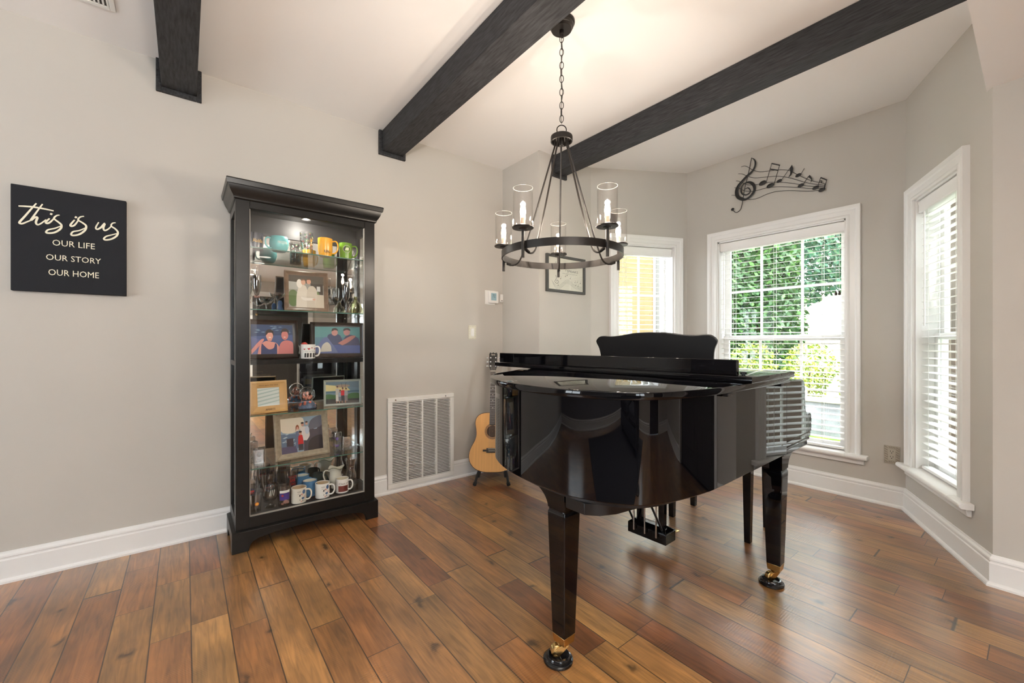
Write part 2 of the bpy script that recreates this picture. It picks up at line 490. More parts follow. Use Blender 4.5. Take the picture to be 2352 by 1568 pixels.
# ------------------------------------------------------------------ windows and blinds (local frame: x along the wall, y into the room, z up)
def window(idx, p, q, x0, x1, vcols, hrow):
    rz = math.atan2(p[1] - q[1], p[0] - q[0])
    w = thing('window_%d' % idx, None, None, (q[0], q[1], 0), rz, kind='structure')
    cw = 0.088; z0, z1 = WZ0 + 0.02, WZ1
    # casing: mitred sweep round three sides
    prof = [(0, 0), (0, 0.016), (0.006, 0.020), (0.018, 0.020), (0.024, 0.015), (0.055, 0.017), (0.062, 0.026), (0.070, 0.030), (0.088, 0.030), (0.088, 0)]
    mb = MB()
    mb.loft([[(x0 - d, t, z0) for d, t in prof], [(x0 - d, t, z1 + d) for d, t in prof], [(x1 + d, t, z1 + d) for d, t in prof], [(x1 + d, t, z0) for d, t in prof]])
    mb.build('casing', M_trim, w)
    mb = MB()   # stool with rounded nose
    mb.prism([(-0.16, WZ0 - 0.012), (0.052, WZ0 - 0.012), (0.060, WZ0 - 0.004), (0.062, WZ0 + 0.006), (0.058, WZ0 + 0.016), (0.050, WZ0 + 0.020), (-0.16, WZ0 + 0.020)], x0, x1, 'x')
    mb.prism([(0.0005, WZ0 - 0.012), (0.052, WZ0 - 0.012), (0.060, WZ0 - 0.004), (0.062, WZ0 + 0.006), (0.058, WZ0 + 0.016), (0.050, WZ0 + 0.020), (0.0005, WZ0 + 0.020)], x0 - cw - 0.045, x0, 'x')
    mb.prism([(0.0005, WZ0 - 0.012), (0.052, WZ0 - 0.012), (0.060, WZ0 - 0.004), (0.062, WZ0 + 0.006), (0.058, WZ0 + 0.016), (0.050, WZ0 + 0.020), (0.0005, WZ0 + 0.020)], x1, x1 + cw + 0.045, 'x')
    mb.build('stool', M_trim, w, bevel=0.003)
    mb = MB(); mb.prism([(0.0005, WZ0 - 0.055), (0.020, WZ0 - 0.052), (0.024, WZ0 - 0.012), (0.0005, WZ0 - 0.012)], x0 - cw - 0.02, x1 + cw + 0.02, 'x')
    mb.build('apron', M_trim, w, bevel=0.003)
    mb = MB()
    mb.box(x0, x0 + 0.012, -0.16, 0.0, z0, z1); mb.box(x1 - 0.012, x1, -0.16, 0.0, z0, z1); mb.box(x0, x1, -0.16, 0.0, z1 - 0.012, z1)
    mb.build('jamb', M_trim, w)
    a, b_ = x0 + 0.012, x1 - 0.012; zm = 1.20; st = 0.048
    def sash(name, za, zb, ya, yb):
        mb = MB()
        mb.box(a, a + st, ya, yb, za, zb); mb.box(b_ - st, b_, ya, yb, za, zb); mb.box(a + st, b_ - st, ya, yb, za, za + st); mb.box(a + st, b_ - st, ya, yb, zb - st * .8, zb)
        s = mb.build(name, M_trim, w, bevel=0.002)
        ym = (ya + yb) / 2; mb = MB()
        for k in range(vcols):
            xx = a + (b_ - a) * (k + 1) / (vcols + 1)
            mb.box(xx - 0.009, xx + 0.009, ym - 0.006, ym + 0.006, za + st, zb - st * .8)
        if hrow:
            zz = (za + zb) / 2; mb.box(a + st, b_ - st, ym - 0.0055, ym + 0.0055, zz - 0.009, zz + 0.009)
        mb.build('muntins', M_trim, s)
        mb = MB(); mb.box(a + st, b_ - st, ym - 0.002, ym + 0.002, za + st, zb - st * .8); mb.build('glass', M_pane, s)
        return s
    sash('upper_sash', zm - 0.02, z1 - 0.012, -0.150, -0.122)
    sash('lower_sash', z0, zm + 0.022, -0.120, -0.092)
    return w
def blind(label, p, q, x0, x1, wand_x, cord_x, ladders, cord_z):
    rz = math.atan2(p[1] - q[1], p[0] - q[0])
    b_ = thing('window_blind', label, 'blind', (q[0], q[1], 0), rz)
    g = 0.006; a, c = x0 + 0.014, x1 - 0.014
    mb = MB(); mb.prism([(-0.082, 2.012), (-0.018, 2.012), (-0.012, 2.018), (-0.014, 2.060), (-0.008, 2.085), (-0.012, 2.090), (-0.082, 2.090)], a, c, 'x')
    mb.build('valance', M_blind, b_, bevel=0.001)
    mb = MB(); z = 1.985; n = 0; yc = -0.052
    while z > 0.385:
        ca, sa = math.cos(R(7)), math.sin(R(7)); hw = 0.0245
        pts = [(yc - hw * ca, z + hw * sa - .0011), (yc + hw * ca, z - hw * sa - .0011), (yc + hw * ca, z - hw * sa + .0011), (yc, z + .0026), (yc - hw * ca, z + hw * sa + .0011)]
        mb.prism(pts, a + g, c - g, 'x'); z -= 0.0462; n += 1
    mb.build('slats', M_blind, b_)
    mb = MB(); mb.box(a + g, c - g, yc - 0.026, yc + 0.026, 0.338, 0.356); mb.build('bottom_rail', M_blind, b_, bevel=0.004)
    mb = MB()
    for lx in ladders:
        for yy in (yc - 0.0268, yc + 0.0268): mb.box(lx - 0.0012, lx + 0.0012, yy - 0.0008, yy + 0.0008, 0.36, 2.012)
    mb.build('ladder_cord', M_blind, b_)
    if wand_x is not None:
        mb = MB(); mb.tube([(wand_x, -0.013, 2.005), (wand_x, -0.013, 1.27)], 0.0042, 8); mb.build('tilt_wand', M_blind, b_)
    if cord_x is not None:
        for dx in (0, 0.022):
            mb = MB(); mb.tube([(cord_x + dx, -0.014, 2.01), (cord_x + dx, -0.014, cord_z)], 0.0009, 5); cc = mb.build('pull_cord', M_blind, b_)
            mb = MB(); mb.lathe([(0.002, 0.036), (0.006, 0.030), (0.0105, 0.012), (0.009, 0.002), (0.002, 0.0)], (cord_x + dx, -0.014, cord_z - 0.034), 12)
            mb.build('tassel', C('walnut_tassel', 60, 52, 46), cc)
    return b_
L3 = math.hypot(P4[0] - P3[0], P4[1] - P3[1])
wx = {1: (L3 - 0.895, L3 - 0.28), 2: (0.912 - 0.581, 1.88 - 0.581), 3: (0.283, 0.86)}
window(1, P3, P4, *wx[1], 1, True); window(2, P4, P5, *wx[2], 2, True); window(3, P5, P6, *wx[3], 1, True)
a_, b2 = wx[1]; blind('white slatted blind in the narrow window left of the music stand, yellow wall behind', P3, P4, a_, b2, None, None, (a_ + .10, b2 - .10), 1.5)
a_, b2 = wx[2]; blind('white slatted blind in the widest window, under the black metal music notes', P4, P5, a_, b2, b2 - 0.045, a_ + 0.045, (a_ + .16, (a_ + b2) / 2 + .02, b2 - .13), 1.56)
a_, b2 = wx[3]; blind('white slatted blind with a tilt wand in the right-hand window by the wall corner', P5, P6, a_, b2, b2 - 0.10, None, (a_ + .12, b2 - .12), 1.5)

# ------------------------------------------------------------------ ceiling beams
def beam(x0, x1, ywall, label, zt, group='black timber ceiling beams'):
    t = thing('ceiling_beam', label, 'beam', ((x0 + x1) / 2, ywall, 0), group=group)
    mb = MB(); mb.box(x0, x1, YS + 0.001, ywall - 0.001, 2.618, zt - 0.002); mb.build('timber', M_beam, t, world=True, bevel=0.003)
    e = 0.024
    mb = MB(); y0, y1 = ywall - 0.024, ywall - 0.001
    mb.box(x0 - e, x0 - .0005, y0, y1, 2.590, zt - 0.002); mb.box(x1 + .0005, x1 + e, y0, y1, 2.590, zt - 0.002); mb.box(x0 - .0005, x1 + .0005, y0, y1, 2.590, 2.617)
    mb.build('wall_collar', M_beam, t, world=True, bevel=0.003)
beam(-0.105, 0.055, YL, 'black rough-sawn beam above the lettered sign, meeting the left wall beside the vent', 2.775)
beam(1.178, 1.342, YL, 'black rough-sawn beam meeting the left wall right of the cabinet, behind the chandelier canopy', 2.775)
beam(2.498, 2.622, 2.60, 'black rough-sawn beam nearest the bay, running behind the chandelier hub', 2.775)

# ceiling register
t = thing('ceiling_vent', 'white metal ceiling register by the leftmost beam', 'vent', (-0.36, 2.66, 2.775))
mb = MB(); x0, x1, y0, y1 = -0.46, -0.262, 2.42, 2.79; b = 0.022
mb.box(x0, x0 + b, y0, y1, 2.768, 2.7745); mb.box(x1 - b, x1, y0, y1, 2.768, 2.7745); mb.box(x0 + b, x1 - b, y0, y0 + b, 2.768, 2.7745); mb.box(x0 + b, x1 - b, y1 - b, y1, 2.768, 2.7745)
mb.build('frame', M_vent, t, world=True, bevel=0.002)
mb = MB(); k = x0 + b + 0.006
while k < x1 - b:
    mb.box(k, k + 0.007, y0 + b, y1 - b, 2.769, 2.7735); k += 0.0155
mb.build('louvre', M_vent, t, world=True)
mb = MB(); mb.box(x0 + b, x1 - b, y0 + b, y1 - b, 2.7738, 2.7747); mb.build('backing', M_ventdark, t, world=True)

# ------------------------------------------------------------------ lettered sign
t = thing('wall_sign', 'black canvas sign reading this is us, our life, our story, our home', 'sign', (-0.457, YL, 1.67))
mb = MB(); mb.box(-0.663, -0.251, 3.081, 3.109, 1.415, 1.932); mb.build('canvas', M_canvas, t, world=True, bevel=0.003)
SIGN = [[(-0.6373, 1.8267), (-0.5959, 1.8314), (-0.5583, 1.83), (-0.5204, 1.8257)], [(-0.5788, 1.8517), (-0.5959, 1.8202), (-0.6175, 1.7788), (-0.6322, 1.7521), (-0.6334, 1.7436), (-0.6252, 1.7428), (-0.6114, 1.7531), (-0.5975, 1.764)], [(-0.5583, 1.8522), (-0.5788, 1.8072), (-0.5975, 1.764), (-0.5835, 1.7815), (-0.5756, 1.7811), (-0.5803, 1.7577), (-0.5756, 1.7464), (-0.5646, 1.7535), (-0.5455, 1.7772)], [(-0.5343, 1.785), (-0.5471, 1.7637), (-0.5423, 1.7589), (-0.5327, 1.7663), (-0.5191, 1.7878)], [(-0.5269, 1.8125), (-0.5304, 1.8038)], [(-0.4995, 1.8082), (-0.51, 1.8038), (-0.5191, 1.7878), (-0.5034, 1.7715), (-0.4935, 1.7589), (-0.4968, 1.7391), (-0.5165, 1.7177), (-0.5391, 1.7106), (-0.5462, 1.7142), (-0.5391, 1.7272), (-0.5165, 1.7382), (-0.4952, 1.7538)], [(-0.4467, 1.7939), (-0.4609, 1.767), (-0.4586, 1.7592), (-0.4467, 1.7671), (-0.4338, 1.7928)], [(-0.4399, 1.8122), (-0.4444, 1.8036)], [(-0.4125, 1.8188), (-0.4263, 1.8123), (-0.4338, 1.7962), (-0.416, 1.7823), (-0.4049, 1.7695), (-0.409, 1.7466), (-0.4297, 1.7221), (-0.4518, 1.7127), (-0.4592, 1.7174), (-0.4518, 1.7322), (-0.4297, 1.7417), (-0.4073, 1.7592)], [(-0.3581, 1.7976), (-0.3688, 1.7683), (-0.3634, 1.7592), (-0.3492, 1.7717), (-0.3348, 1.7957), (-0.3402, 1.7707), (-0.3348, 1.7575), (-0.3203, 1.7691), (-0.3093, 1.7861)], [(-0.2928, 1.8068), (-0.3056, 1.8009), (-0.31, 1.786), (-0.2946, 1.7734), (-0.2842, 1.7573), (-0.2891, 1.7362), (-0.3093, 1.7162), (-0.3312, 1.7083), (-0.3384, 1.7133), (-0.3293, 1.7272), (-0.3093, 1.738), (-0.2872, 1.7492)]]
mb = MB()
for s in SIGN:
    p = spline([(x, 3.0805, z) for x, z in s], 5); n = len(p)
    mb.tube(p, [0.0042 * (0.55 + 0.45 * math.sin(math.pi * min(1, (i + 2) / (n + 2)))) for i in range(n)], 6, flat=((0, 1, 0), 0.15))
mb.build('script_lettering', M_cream, t, world=True)
fs = lambda x, z: (x, 3.0800, z)
for s, q in (('OUR LIFE', (-0.5246, -0.3723, 1.6515, 1.6815)), ('OUR STORY', (-0.5465, -0.3492, 1.5765, 1.6055)), ('OUR HOME', (-0.5385, -0.3570, 1.5005, 1.5310))):
    mb = MB(); mb.text(s, *q, fs); mb.build('lettering', M_cream, t, world=True)

# ------------------------------------------------------------------ return air vent, switch, thermostat, outlet
t = thing('return_air_vent', 'large white louvred return air grille low on the wall right of the cabinet', 'vent', (1.51, YL, 0.38))
X0, X1, Z0, Z1 = 1.221, 1.799, 0.036, 0.733; yf, yb = YL - 0.026, YL - 0.0005
mb = MB(); bx = [X0 + 0.036, X1 - 0.036]; cols = 4; cwid = (bx[1] - bx[0]) / cols; zt_, zb_ = Z1 - 0.034, Z0 + 0.036
mb.box(X0, X1, yf, yb, zt_, Z1); mb.box(X0, X1, yf, yb, Z0, zb_); mb.box(X0, bx[0], yf, yb, zb_, zt_); mb.box(bx[1], X1, yf, yb, zb_, zt_)
for k in range(1, 4): mb.box(bx[0] + cwid * k - 0.007, bx[0] + cwid * k + 0.007, yf + 0.002, yb, zb_, zt_)
fr = mb.build('frame', M_vent, t, world=True, bevel=0.002)
mb = MB(); n = 50
for k in range(n):
    z = zb_ + (zt_ - zb_) * (k + 0.5) / n
    mb.prism([(yf + 0.003, z + 0.0030), (yf + 0.003, z + 0.0046), (yf + 0.019, z - 0.0016), (yf + 0.019, z - 0.0032)], bx[0], bx[1], 'x')
    mb.prism([(yf + 0.003, z - 0.0030), (yf + 0.0042, z - 0.0030), (yf + 0.0042, z + 0.0046), (yf + 0.003, z + 0.0046)], bx[0], bx[1], 'x')
mb.build('louvre', M_vent, t, world=True)
mb = MB(); mb.box(bx[0], bx[1], yb - 0.003, yb, zb_, zt_); mb.build('backing', M_ventdark, t, world=True)
for xx in (X0 + 0.06, X1 - 0.08):
    mb = MB(); mb.lathe([(0.0001, -0.003), (0.006, -0.002), (0.006, 0)], (xx, yf, Z1 - 0.017), 10, 'y'); mb.build('latch', M_steel, t, world=True)

t = thing('light_switch', 'white rocker light switch with a decorative dotted plate on the left wall', 'light switch', (1.997, YL, 1.252))
mb = MB(); mb.box(1.957, 2.037, YL - 0.006, YL - 0.0005, 1.191, 1.313); pl = mb.build('plate', C('switch_plate', 218, 214, 196, 0.35), t, world=True, bevel=0.002)
mb = MB(); mb.box(1.981, 2.013, YL - 0.0105, YL - 0.006, 1.218, 1.286); mb.build('rocker', M_plastic, t, world=True, bevel=0.0015)
mb = MB()
for i in range(5):
    for j in range(8):
        xx = 1.965 + i * 0.016; zz = 1.199 + j * 0.0151
        if 1.975 < xx < 2.019 and 1.212 < zz < 1.292: continue
        mb.ball((xx, YL - 0.006, zz), 0.0042, 1, 0.5, 1, 8, 5)
mb.build('relief', C('plate_relief', 196, 190, 170, 0.4), t, world=True)

t = thing('thermostat', 'white wall thermostat with a pale blue screen near the corner', 'thermostat', (2.20, YL, 1.572))
mb = MB(); mb.box(2.133, 2.245, YL - 0.008, YL - 0.0005, 1.508, 1.637); mb.build('wall_plate', M_plastic, t, world=True, bevel=0.006)
mb = MB(); mb.box(2.165, 2.268, YL - 0.030, YL - 0.008, 1.520, 1.632); bd = mb.build('body', M_plastic, t, world=True, bevel=0.008)
mb = MB(); mb.box(2.184, 2.242, YL - 0.0312, YL - 0.0300, 1.546, 1.612); sc_ = mb.build('screen', C('lcd', 150, 182, 192, 0.3), t, world=True)
mb = MB(); f = lambda x, z: (x, YL - 0.0315, z)
mb.text('72', 2.200, 2.228, 1.572, 1.600, f); mb.text('o', 2.230, 2.234, 1.596, 1.601, f); mb.build('digits', C('lcd_ink', 70, 90, 96), sc_, world=True)
t = thing('wall_sensor', 'small white sensor beside the thermostat', 'sensor', (2.317, YL, 1.572))
mb = MB(); mb.box(2.300, 2.333, YL - 0.014, YL - 0.0005, 1.536, 1.610); mb.build('case', M_plastic, t, world=True, bevel=0.004)
mb = MB(); mb.box(2.310, 2.323, YL - 0.0148, YL - 0.014, 1.545, 1.556); mb.build('button', C('sensor_button', 110, 110, 105), t, world=True)

t = thing('wall_outlet', 'beige patterned double outlet low on the wall right of the wide window', 'outlet', (3.95, 0.652, 0.365))
mb = MB(); mb.box(3.944, 3.9495, 0.609, 0.695, 0.303, 0.428); mb.build('plate', C('outlet_plate', 168, 160, 146, 0.45, noise=0.12, nscale=60), t, world=True, bevel=0.002)
mb = MB(); mb.box(3.9415, 3.944, 0.634, 0.671, 0.327, 0.402); rc = mb.build('receptacle', C('receptacle', 176, 170, 156, 0.4), t, world=True, bevel=0.001)
mb = MB()
for zz in (0.348, 0.386):
    mb.box(3.9408, 3.9416, 0.644, 0.6465, zz, zz + 0.009); mb.box(3.9408, 3.9416, 0.658, 0.6605, zz, zz + 0.009); mb.box(3.9408, 3.9416, 0.650, 0.655, zz - 0.010, zz - 0.005)
mb.build('slots', M_rubber, rc, world=True)
mb = MB()
for k in range(7):
    for (ya, yb_) in ((0.613, 0.630), (0.675, 0.691)):
        z = 0.312 + k * 0.0165; mb.tube([(3.9438, ya, z), (3.9438, yb_, z + 0.010)], 0.0022, 5)
for zz in (0.311, 0.413):
    for k in range(3): mb.tube([(3.9438, 0.636 + k * .012, zz), (3.9438, 0.645 + k * .012, zz + 0.008)], 0.002, 5)
mb.build('relief', C('outlet_relief', 140, 131, 118, 0.45), t, world=True)

# ------------------------------------------------------------------ framed music print on the nook wall
t = thing('framed_print', 'dark framed print about music with notes, behind the chandelier', 'picture', (2.645, 2.60, 1.76))
x0, x1, z0, z1 = 2.405, 2.885, 1.60, 1.92; y1 = 2.5995; y0 = 2.577; b = 0.021
mb = MB(); mb.box(x0, x0 + b, y0, y1, z0, z1); mb.box(x1 - b, x1, y0, y1, z0, z1); mb.box(x0 + b, x1 - b, y0, y1, z0, z0 + b); mb.box(x0 + b, x1 - b, y0, y1, z1 - b, z1)
mb.build('frame', C('print_frame', 72, 72, 70, 0.5), t, world=True)
mb = MB(); mb.box(x0 + b, x1 - b, y1 - 0.007, y1, z0 + b, z1 - b); pp = mb.build('print', C('print_paper', 224, 218, 206, 0.6), t, world=True)
mb = MB(); f = lambda x, z: (x, y1 - 0.0074, z)
f3 = lambda L: [(x, y1 - 0.0075, z) for x, z in L]
mb.tube(spline(f3([(2.50, 1.815), (2.525, 1.865), (2.535, 1.83), (2.56, 1.865), (2.57, 1.81), (2.60, 1.835), (2.60, 1.81)]), 4), 0.0012, 5, flat=((0, 1, 0), .2))
mb.tube(spline(f3([(2.60, 1.835), (2.615, 1.815), (2.63, 1.83), (2.64, 1.812), (2.655, 1.83), (2.64, 1.79), (2.665, 1.825), (2.68, 1.815), (2.70, 1.83)]), 4), 0.0009, 5, flat=((0, 1, 0), .2))
mb.text('SPEAKS', 2.66, 2.80, 1.785, 1.805, f); mb.text('what cannot be expressed', 2.60, 2.79, 1.766, 1.774, f)
for k in range(4):
    mb.tube(spline(f3([(2.47 + k * .006, 1.70 - k * .010), (2.55, 1.655 - k * .011), (2.66, 1.715 - k * .010), (2.76, 1.68 - k * .010), (2.85, 1.665 - k * .009)]), 6), 0.0006, 4, flat=((0, 1, 0), .2))
mb.tube(spline(f3([(2.52, 1.745), (2.53, 1.72), (2.51, 1.69), (2.535, 1.675), (2.555, 1.69), (2.54, 1.705), (2.528, 1.69)]), 4), 0.0022, 5, flat=((0, 1, 0), .2))
for x, z in ((2.55, 1.66), (2.64, 1.745), (2.66, 1.755), (2.70, 1.73), (2.76, 1.70), (2.79, 1.705), (2.77, 1.675), (2.80, 1.67), (2.83, 1.70), (2.58, 1.72)):
    mb.ball((x, y1 - 0.0075, z), 0.0038, 1.2, 0.15, 0.9, 8, 5); mb.tube(f3([(x + .004, z), (x + .008, z + .020)]), 0.0007, 4)
mb.build('lettering', C('print_ink', 52, 52, 50), pp, world=True)
mb = MB(); mb.box(x0 + b, x1 - b, y0 + 0.005, y0 + 0.006, z0 + b, z1 - b); mb.build('glass', M_pane, t, world=True)

# ------------------------------------------------------------------ music wall art
t = thing('music_wall_art', 'black metal wall sculpture of a treble clef and flowing notes', 'wall art', (3.95, 1.39, 2.5))
STAFF = [[(1.66, 2.738), (1.636, 2.738), (1.611, 2.724), (1.572, 2.686), (1.532, 2.657), (1.494, 2.64), (1.437, 2.628), (1.382, 2.619), (1.328, 2.603), (1.282, 2.582), (1.224, 2.529), (1.174, 2.486), (1.125, 2.449), (1.061, 2.413), (1.036, 2.398)], [(1.685, 2.684), (1.652, 2.672), (1.62, 2.647), (1.572, 2.615), (1.525, 2.598), (1.456, 2.583), (1.382, 2.567), (1.31, 2.537), (1.248, 2.501), (1.174, 2.453), (1.109, 2.418), (1.036, 2.387)], [(1.704, 2.625), (1.675, 2.612), (1.616, 2.566), (1.572, 2.549), (1.517, 2.54), (1.456, 2.535), (1.364, 2.511), (1.275, 2.476), (1.207, 2.444), (1.174, 2.426), (1.109, 2.399), (1.036, 2.377)], [(1.718, 2.568), (1.681, 2.553), (1.64, 2.52), (1.587, 2.496), (1.532, 2.489), (1.456, 2.489), (1.382, 2.477), (1.293, 2.45), (1.207, 2.419), (1.125, 2.387), (1.039, 2.369)], [(1.744, 2.506), (1.714, 2.497), (1.611, 2.435), (1.564, 2.421), (1.517, 2.421), (1.456, 2.434), (1.4, 2.438), (1.346, 2.432), (1.258, 2.409), (1.157, 2.376), (1.093, 2.362), (1.058, 2.357)]]
CLEF = [(1.574, 2.789, 0.0019), (1.552, 2.766, 0.0059), (1.542, 2.736, 0.0089), (1.548, 2.7, 0.0094), (1.572, 2.665, 0.0106), (1.611, 2.64, 0.0129), (1.652, 2.605, 0.0141), (1.685, 2.572, 0.0164), (1.7, 2.528, 0.0188), (1.689, 2.477, 0.0176), (1.652, 2.443, 0.0129), (1.611, 2.439, 0.0118), (1.572, 2.462, 0.0129), (1.55, 2.498, 0.0129), (1.556, 2.542, 0.0141), (1.587, 2.577, 0.0118), (1.624, 2.583, 0.007), (1.652, 2.566, 0.0066), (1.662, 2.53, 0.0082), (1.652, 2.495, 0.0082), (1.62, 2.475, 0.007), (1.591, 2.484, 0.007), (1.585, 2.508, 0.0059), (1.603, 2.533, 0.0059), (1.628, 2.529, 0.0033), (1.64, 2.52, 0.0024)]
STEMC = [(1.574, 2.789), (1.591, 2.701), (1.611, 2.614), (1.632, 2.53), (1.648, 2.432), (1.662, 2.366), (1.681, 2.345), (1.706, 2.34), (1.727, 2.361)]
NST = [[(1.413, 2.681), (1.456, 2.533)], [(1.353, 2.649), (1.397, 2.494)], [(1.344, 2.515), (1.281, 2.595)], [(1.202, 2.522), (1.175, 2.564)], [(1.187, 2.432), (1.149, 2.49)], [(1.066, 2.456), (1.086, 2.387)], [(1.027, 2.426), (1.044, 2.356)]]
BMS = [[(1.413, 2.684), (1.351, 2.648)], [(1.424, 2.64), (1.364, 2.61)], [(1.066, 2.456), (1.025, 2.423)], [(1.074, 2.429), (1.061, 2.429), (1.058, 2.42), (1.064, 2.415)], [(1.036, 2.398), (1.044, 2.356)]]
HDS = [(1.484, 2.539, 1.0), (1.424, 2.499, 1.0), (1.355, 2.518, 0.5), (1.217, 2.522, 0.55), (1.199, 2.434, 0.58), (1.099, 2.386, 0.6), (1.058, 2.358, 0.62)]
FLG = [[(1.262, 2.622), (1.255, 2.591), (1.258, 2.56), (1.268, 2.539), (1.289, 2.526), (1.275, 2.55), (1.274, 2.573), (1.281, 2.595)], [(1.139, 2.5), (1.123, 2.469), (1.122, 2.451), (1.133, 2.437), (1.128, 2.457), (1.136, 2.471), (1.151, 2.487)]]
XA = 3.924
mb = MB()
for s in STAFF: mb.tube(spline([(XA, y, z) for y, z in s], 4), 0.0021, 6)
mb.build('staff_wire', M_blackmetal, t, world=True)
mb = MB(); cs = spline([(XA, y, z, w * 0.82) for y, z, w in CLEF], 5)
mb.tube([c[:3] for c in cs], [max(.001, c[3]) for c in cs], 10, flat=((1, 0, 0), 0.35))
mb.tube(spline([(XA, y, z) for y, z in STEMC], 4), 0.0030, 6); mb.ball((XA, 1.735, 2.375), 0.0135, 0.6, 1, 1)
mb.tube([(XA, 1.70, 2.52), (3.9495, 1.70, 2.52)], 0.003, 6)
mb.build('treble_clef', M_blackmetal, t, world=True)
def note(stems, beams, heads, flag=None):
    mb = MB()
    for i in stems: mb.tube([(XA - .003, y, z) for y, z in NST[i]], 0.0023, 6)
    for i in beams: mb.tube([(XA - .003, y, z) for y, z in BMS[i]], 0.0042, 6)
    for i in heads:
        y, z, k = HDS[i]; st = len(mb.v); mb.ball((0, 0, 0), 0.030 * (0.45 + .55 * k), 0.16, 1.0, 0.62, 16, 8)
        mb.xf(Matrix.Translation((XA - .003, y, z)) @ Matrix.Rotation(R(-14), 4, 'X'), st)
    if flag is not None: mb.prism([(y, z) for y, z in FLG[flag]], XA - .005, XA - .001, 'x')
    mb.build('music_note', M_blackmetal, t, world=True)
note([0, 1], [0, 1], [0, 1]); note([2], [], [2], 0); note([3], [], [3]); note([4], [], [4], 1); note([5, 6], [2, 3, 4], [5, 6])

# ------------------------------------------------------------------ grand piano  (local axes: u away from the tail, v across)
PA = R(1.9); PU, PV = 1.80, 1.35
ploc = (PU * math.cos(PA) - PV * math.sin(PA), PU * math.sin(PA) + PV * math.cos(PA), 0)
pn = thing('grand_piano', 'glossy black baby grand piano with its lid closed', 'piano', ploc, PA)
PO = (-PU, -PV, 0)
curve_ = [(1.53, .616), (1.42, .620), (1.30, .637), (1.19, .666), (1.107, .715), (1.045, .799), (1.000, .914), (0.990, 1.037), (1.000, 1.173), (1.037, 1.325), (1.103, 1.46), (1.18, 1.548), (1.275, 1.628), (1.42, 1.70), (1.56, 1.79), (1.70, 1.90), (1.80, 1.99), (1.88, 2.065), (1.95, 2.105), (2.03, 2.112)]
LIDP = [(2.125, .614), (1.8, .614)] + spline(curve_, 4) + [(2.125, 2.112)]
def offset_poly(P, d):
    n = len(P); area = sum(P[i][0] * P[(i + 1) % n][1] - P[(i + 1) % n][0] * P[i][1] for i in range(n)); s = 1 if area > 0 else -1
    out = []
    for i in range(n):
        a, b_, c = P[i - 1], P[i], P[(i + 1) % n]
        def nn(p, q):
            l = math.hypot(q[0] - p[0], q[1] - p[1]) or 1e-9; return (-(q[1] - p[1]) / l * s, (q[0] - p[0]) / l * s)
        n1, n2 = nn(a, b_), nn(b_, c); k = max(0.3, 1 + n1[0] * n2[0] + n1[1] * n2[1])
        out.append((b_[0] + (n1[0] + n2[0]) / k * d, b_[1] + (n1[1] + n2[1]) / k * d))
    return out
def rounded_slab(mb, P, z0, z1, r=0.004):
    rings = []
    for dz, di in ((0, r), (r * .3, r * .3), (r, 0)):
        rings.append([(x, y, z0 + dz) for x, y in (offset_poly(P, di) if di else P)])
    for dz, di in ((r, 0), (r * .3, r * .3), (0, r)):
        rings.append([(x, y, z1 - dz) for x, y in (offset_poly(P, di) if di else P)])
    mb.loft(rings)
mb = MB(); rounded_slab(mb, LIDP, 0.985, 1.010); mb.build('lid', M_piano, pn, off=PO, angle=24)
mb = MB(); rounded_slab(mb, [(1.635, .592), (2.105, .592), (2.105, 2.112), (1.635, 2.112)], 1.0115, 1.0360, 0.003); fp = mb.build('front_lid_flap', M_piano, pn, off=PO, angle=24)
mb = MB(); mb.box(1.660, 1.684, 0.655, 2.095, 1.0362, 1.0955); mb.build('flap_lip', M_piano, fp, off=PO, bevel=0.002)
mb = MB(); mb.lathe([(0.006, 0), (0.006, .004), (.011, .005), (.012, .012), (.008, .014)], (1.685, 0.640, 1.0362), 14); mb.build('knob', M_pianomatte, fp, off=PO)
for u in (1.52, 2.05):   # hinge hooks on the straight side
    mb = MB(); mb.box(u - .02, u + .02, .620, .6385, .972, .9848); mb.build('lid_hook', M_pianomatte, pn, off=PO, bevel=.002)
RIM = offset_poly(LIDP, 0.024)
RIM = [(2.16 if x > 2.09 else x, y) for x, y in RIM]
mb = MB(); mb.loft([[(x, y, 0.656) for x, y in offset_poly(RIM, .003)], [(x, y, 0.659) for x, y in RIM], [(x, y, 0.982) for x, y in RIM], [(x, y, 0.9845) for x, y in offset_poly(RIM, .003)]])
mb.build('rim', M_piano, pn, off=PO, angle=28)
UND = [p for p in offset_poly(LIDP, 0.075) if p[0] < 1.33] 
mb = MB(); mb.prism(UND, 0.628, 0.6558); mb.build('bottom_board', M_pianomatte, pn, off=PO)
for v in (0.95, 1.35, 1.75):
    mb = MB(); mb.box(1.36 if v < 1.5 else 1.62, 2.10, v - .035, v + .035, 0.60, 0.6555); mb.build('underside_brace', M_pianomatte, pn, off=PO, bevel=.003)
for v0, v1 in ((0.638, 0.70), (2.03, 2.088)):
    mb = MB(); top = spline([(2.161, .984), (2.30, .984), (2.395, .980), (2.425, .955), (2.432, .885), (2.445, .825), (2.475, .800), (2.510, .806), (2.530, .795), (2.535, .765), (2.535, .715)], 4)
    top = [(2.161, .984)] + top[1:]
    mb.prism(top + [(2.530, .712), (2.161, .712)], v0, v1, 'y'); mb.build('cheek', M_piano, pn, off=PO, bevel=.003, angle=50)
mb = MB()
for z0, z1, d in ((0.640, 0.668, 0.012), (0.669, 0.684, 0.004), (0.685, 0.7115, 0.0)):
    mb.box(2.161, 2.530 - d, 0.640 + d, 2.086 - d, z0, z1)
mb.build('keybed', M_piano, pn, off=PO, bevel=.005, seg=3)
mb = MB(); mb.box(2.49, 2.515, .702, 2.028, .712, .745); mb.build('key_slip', M_piano, pn, off=PO, bevel=.003)
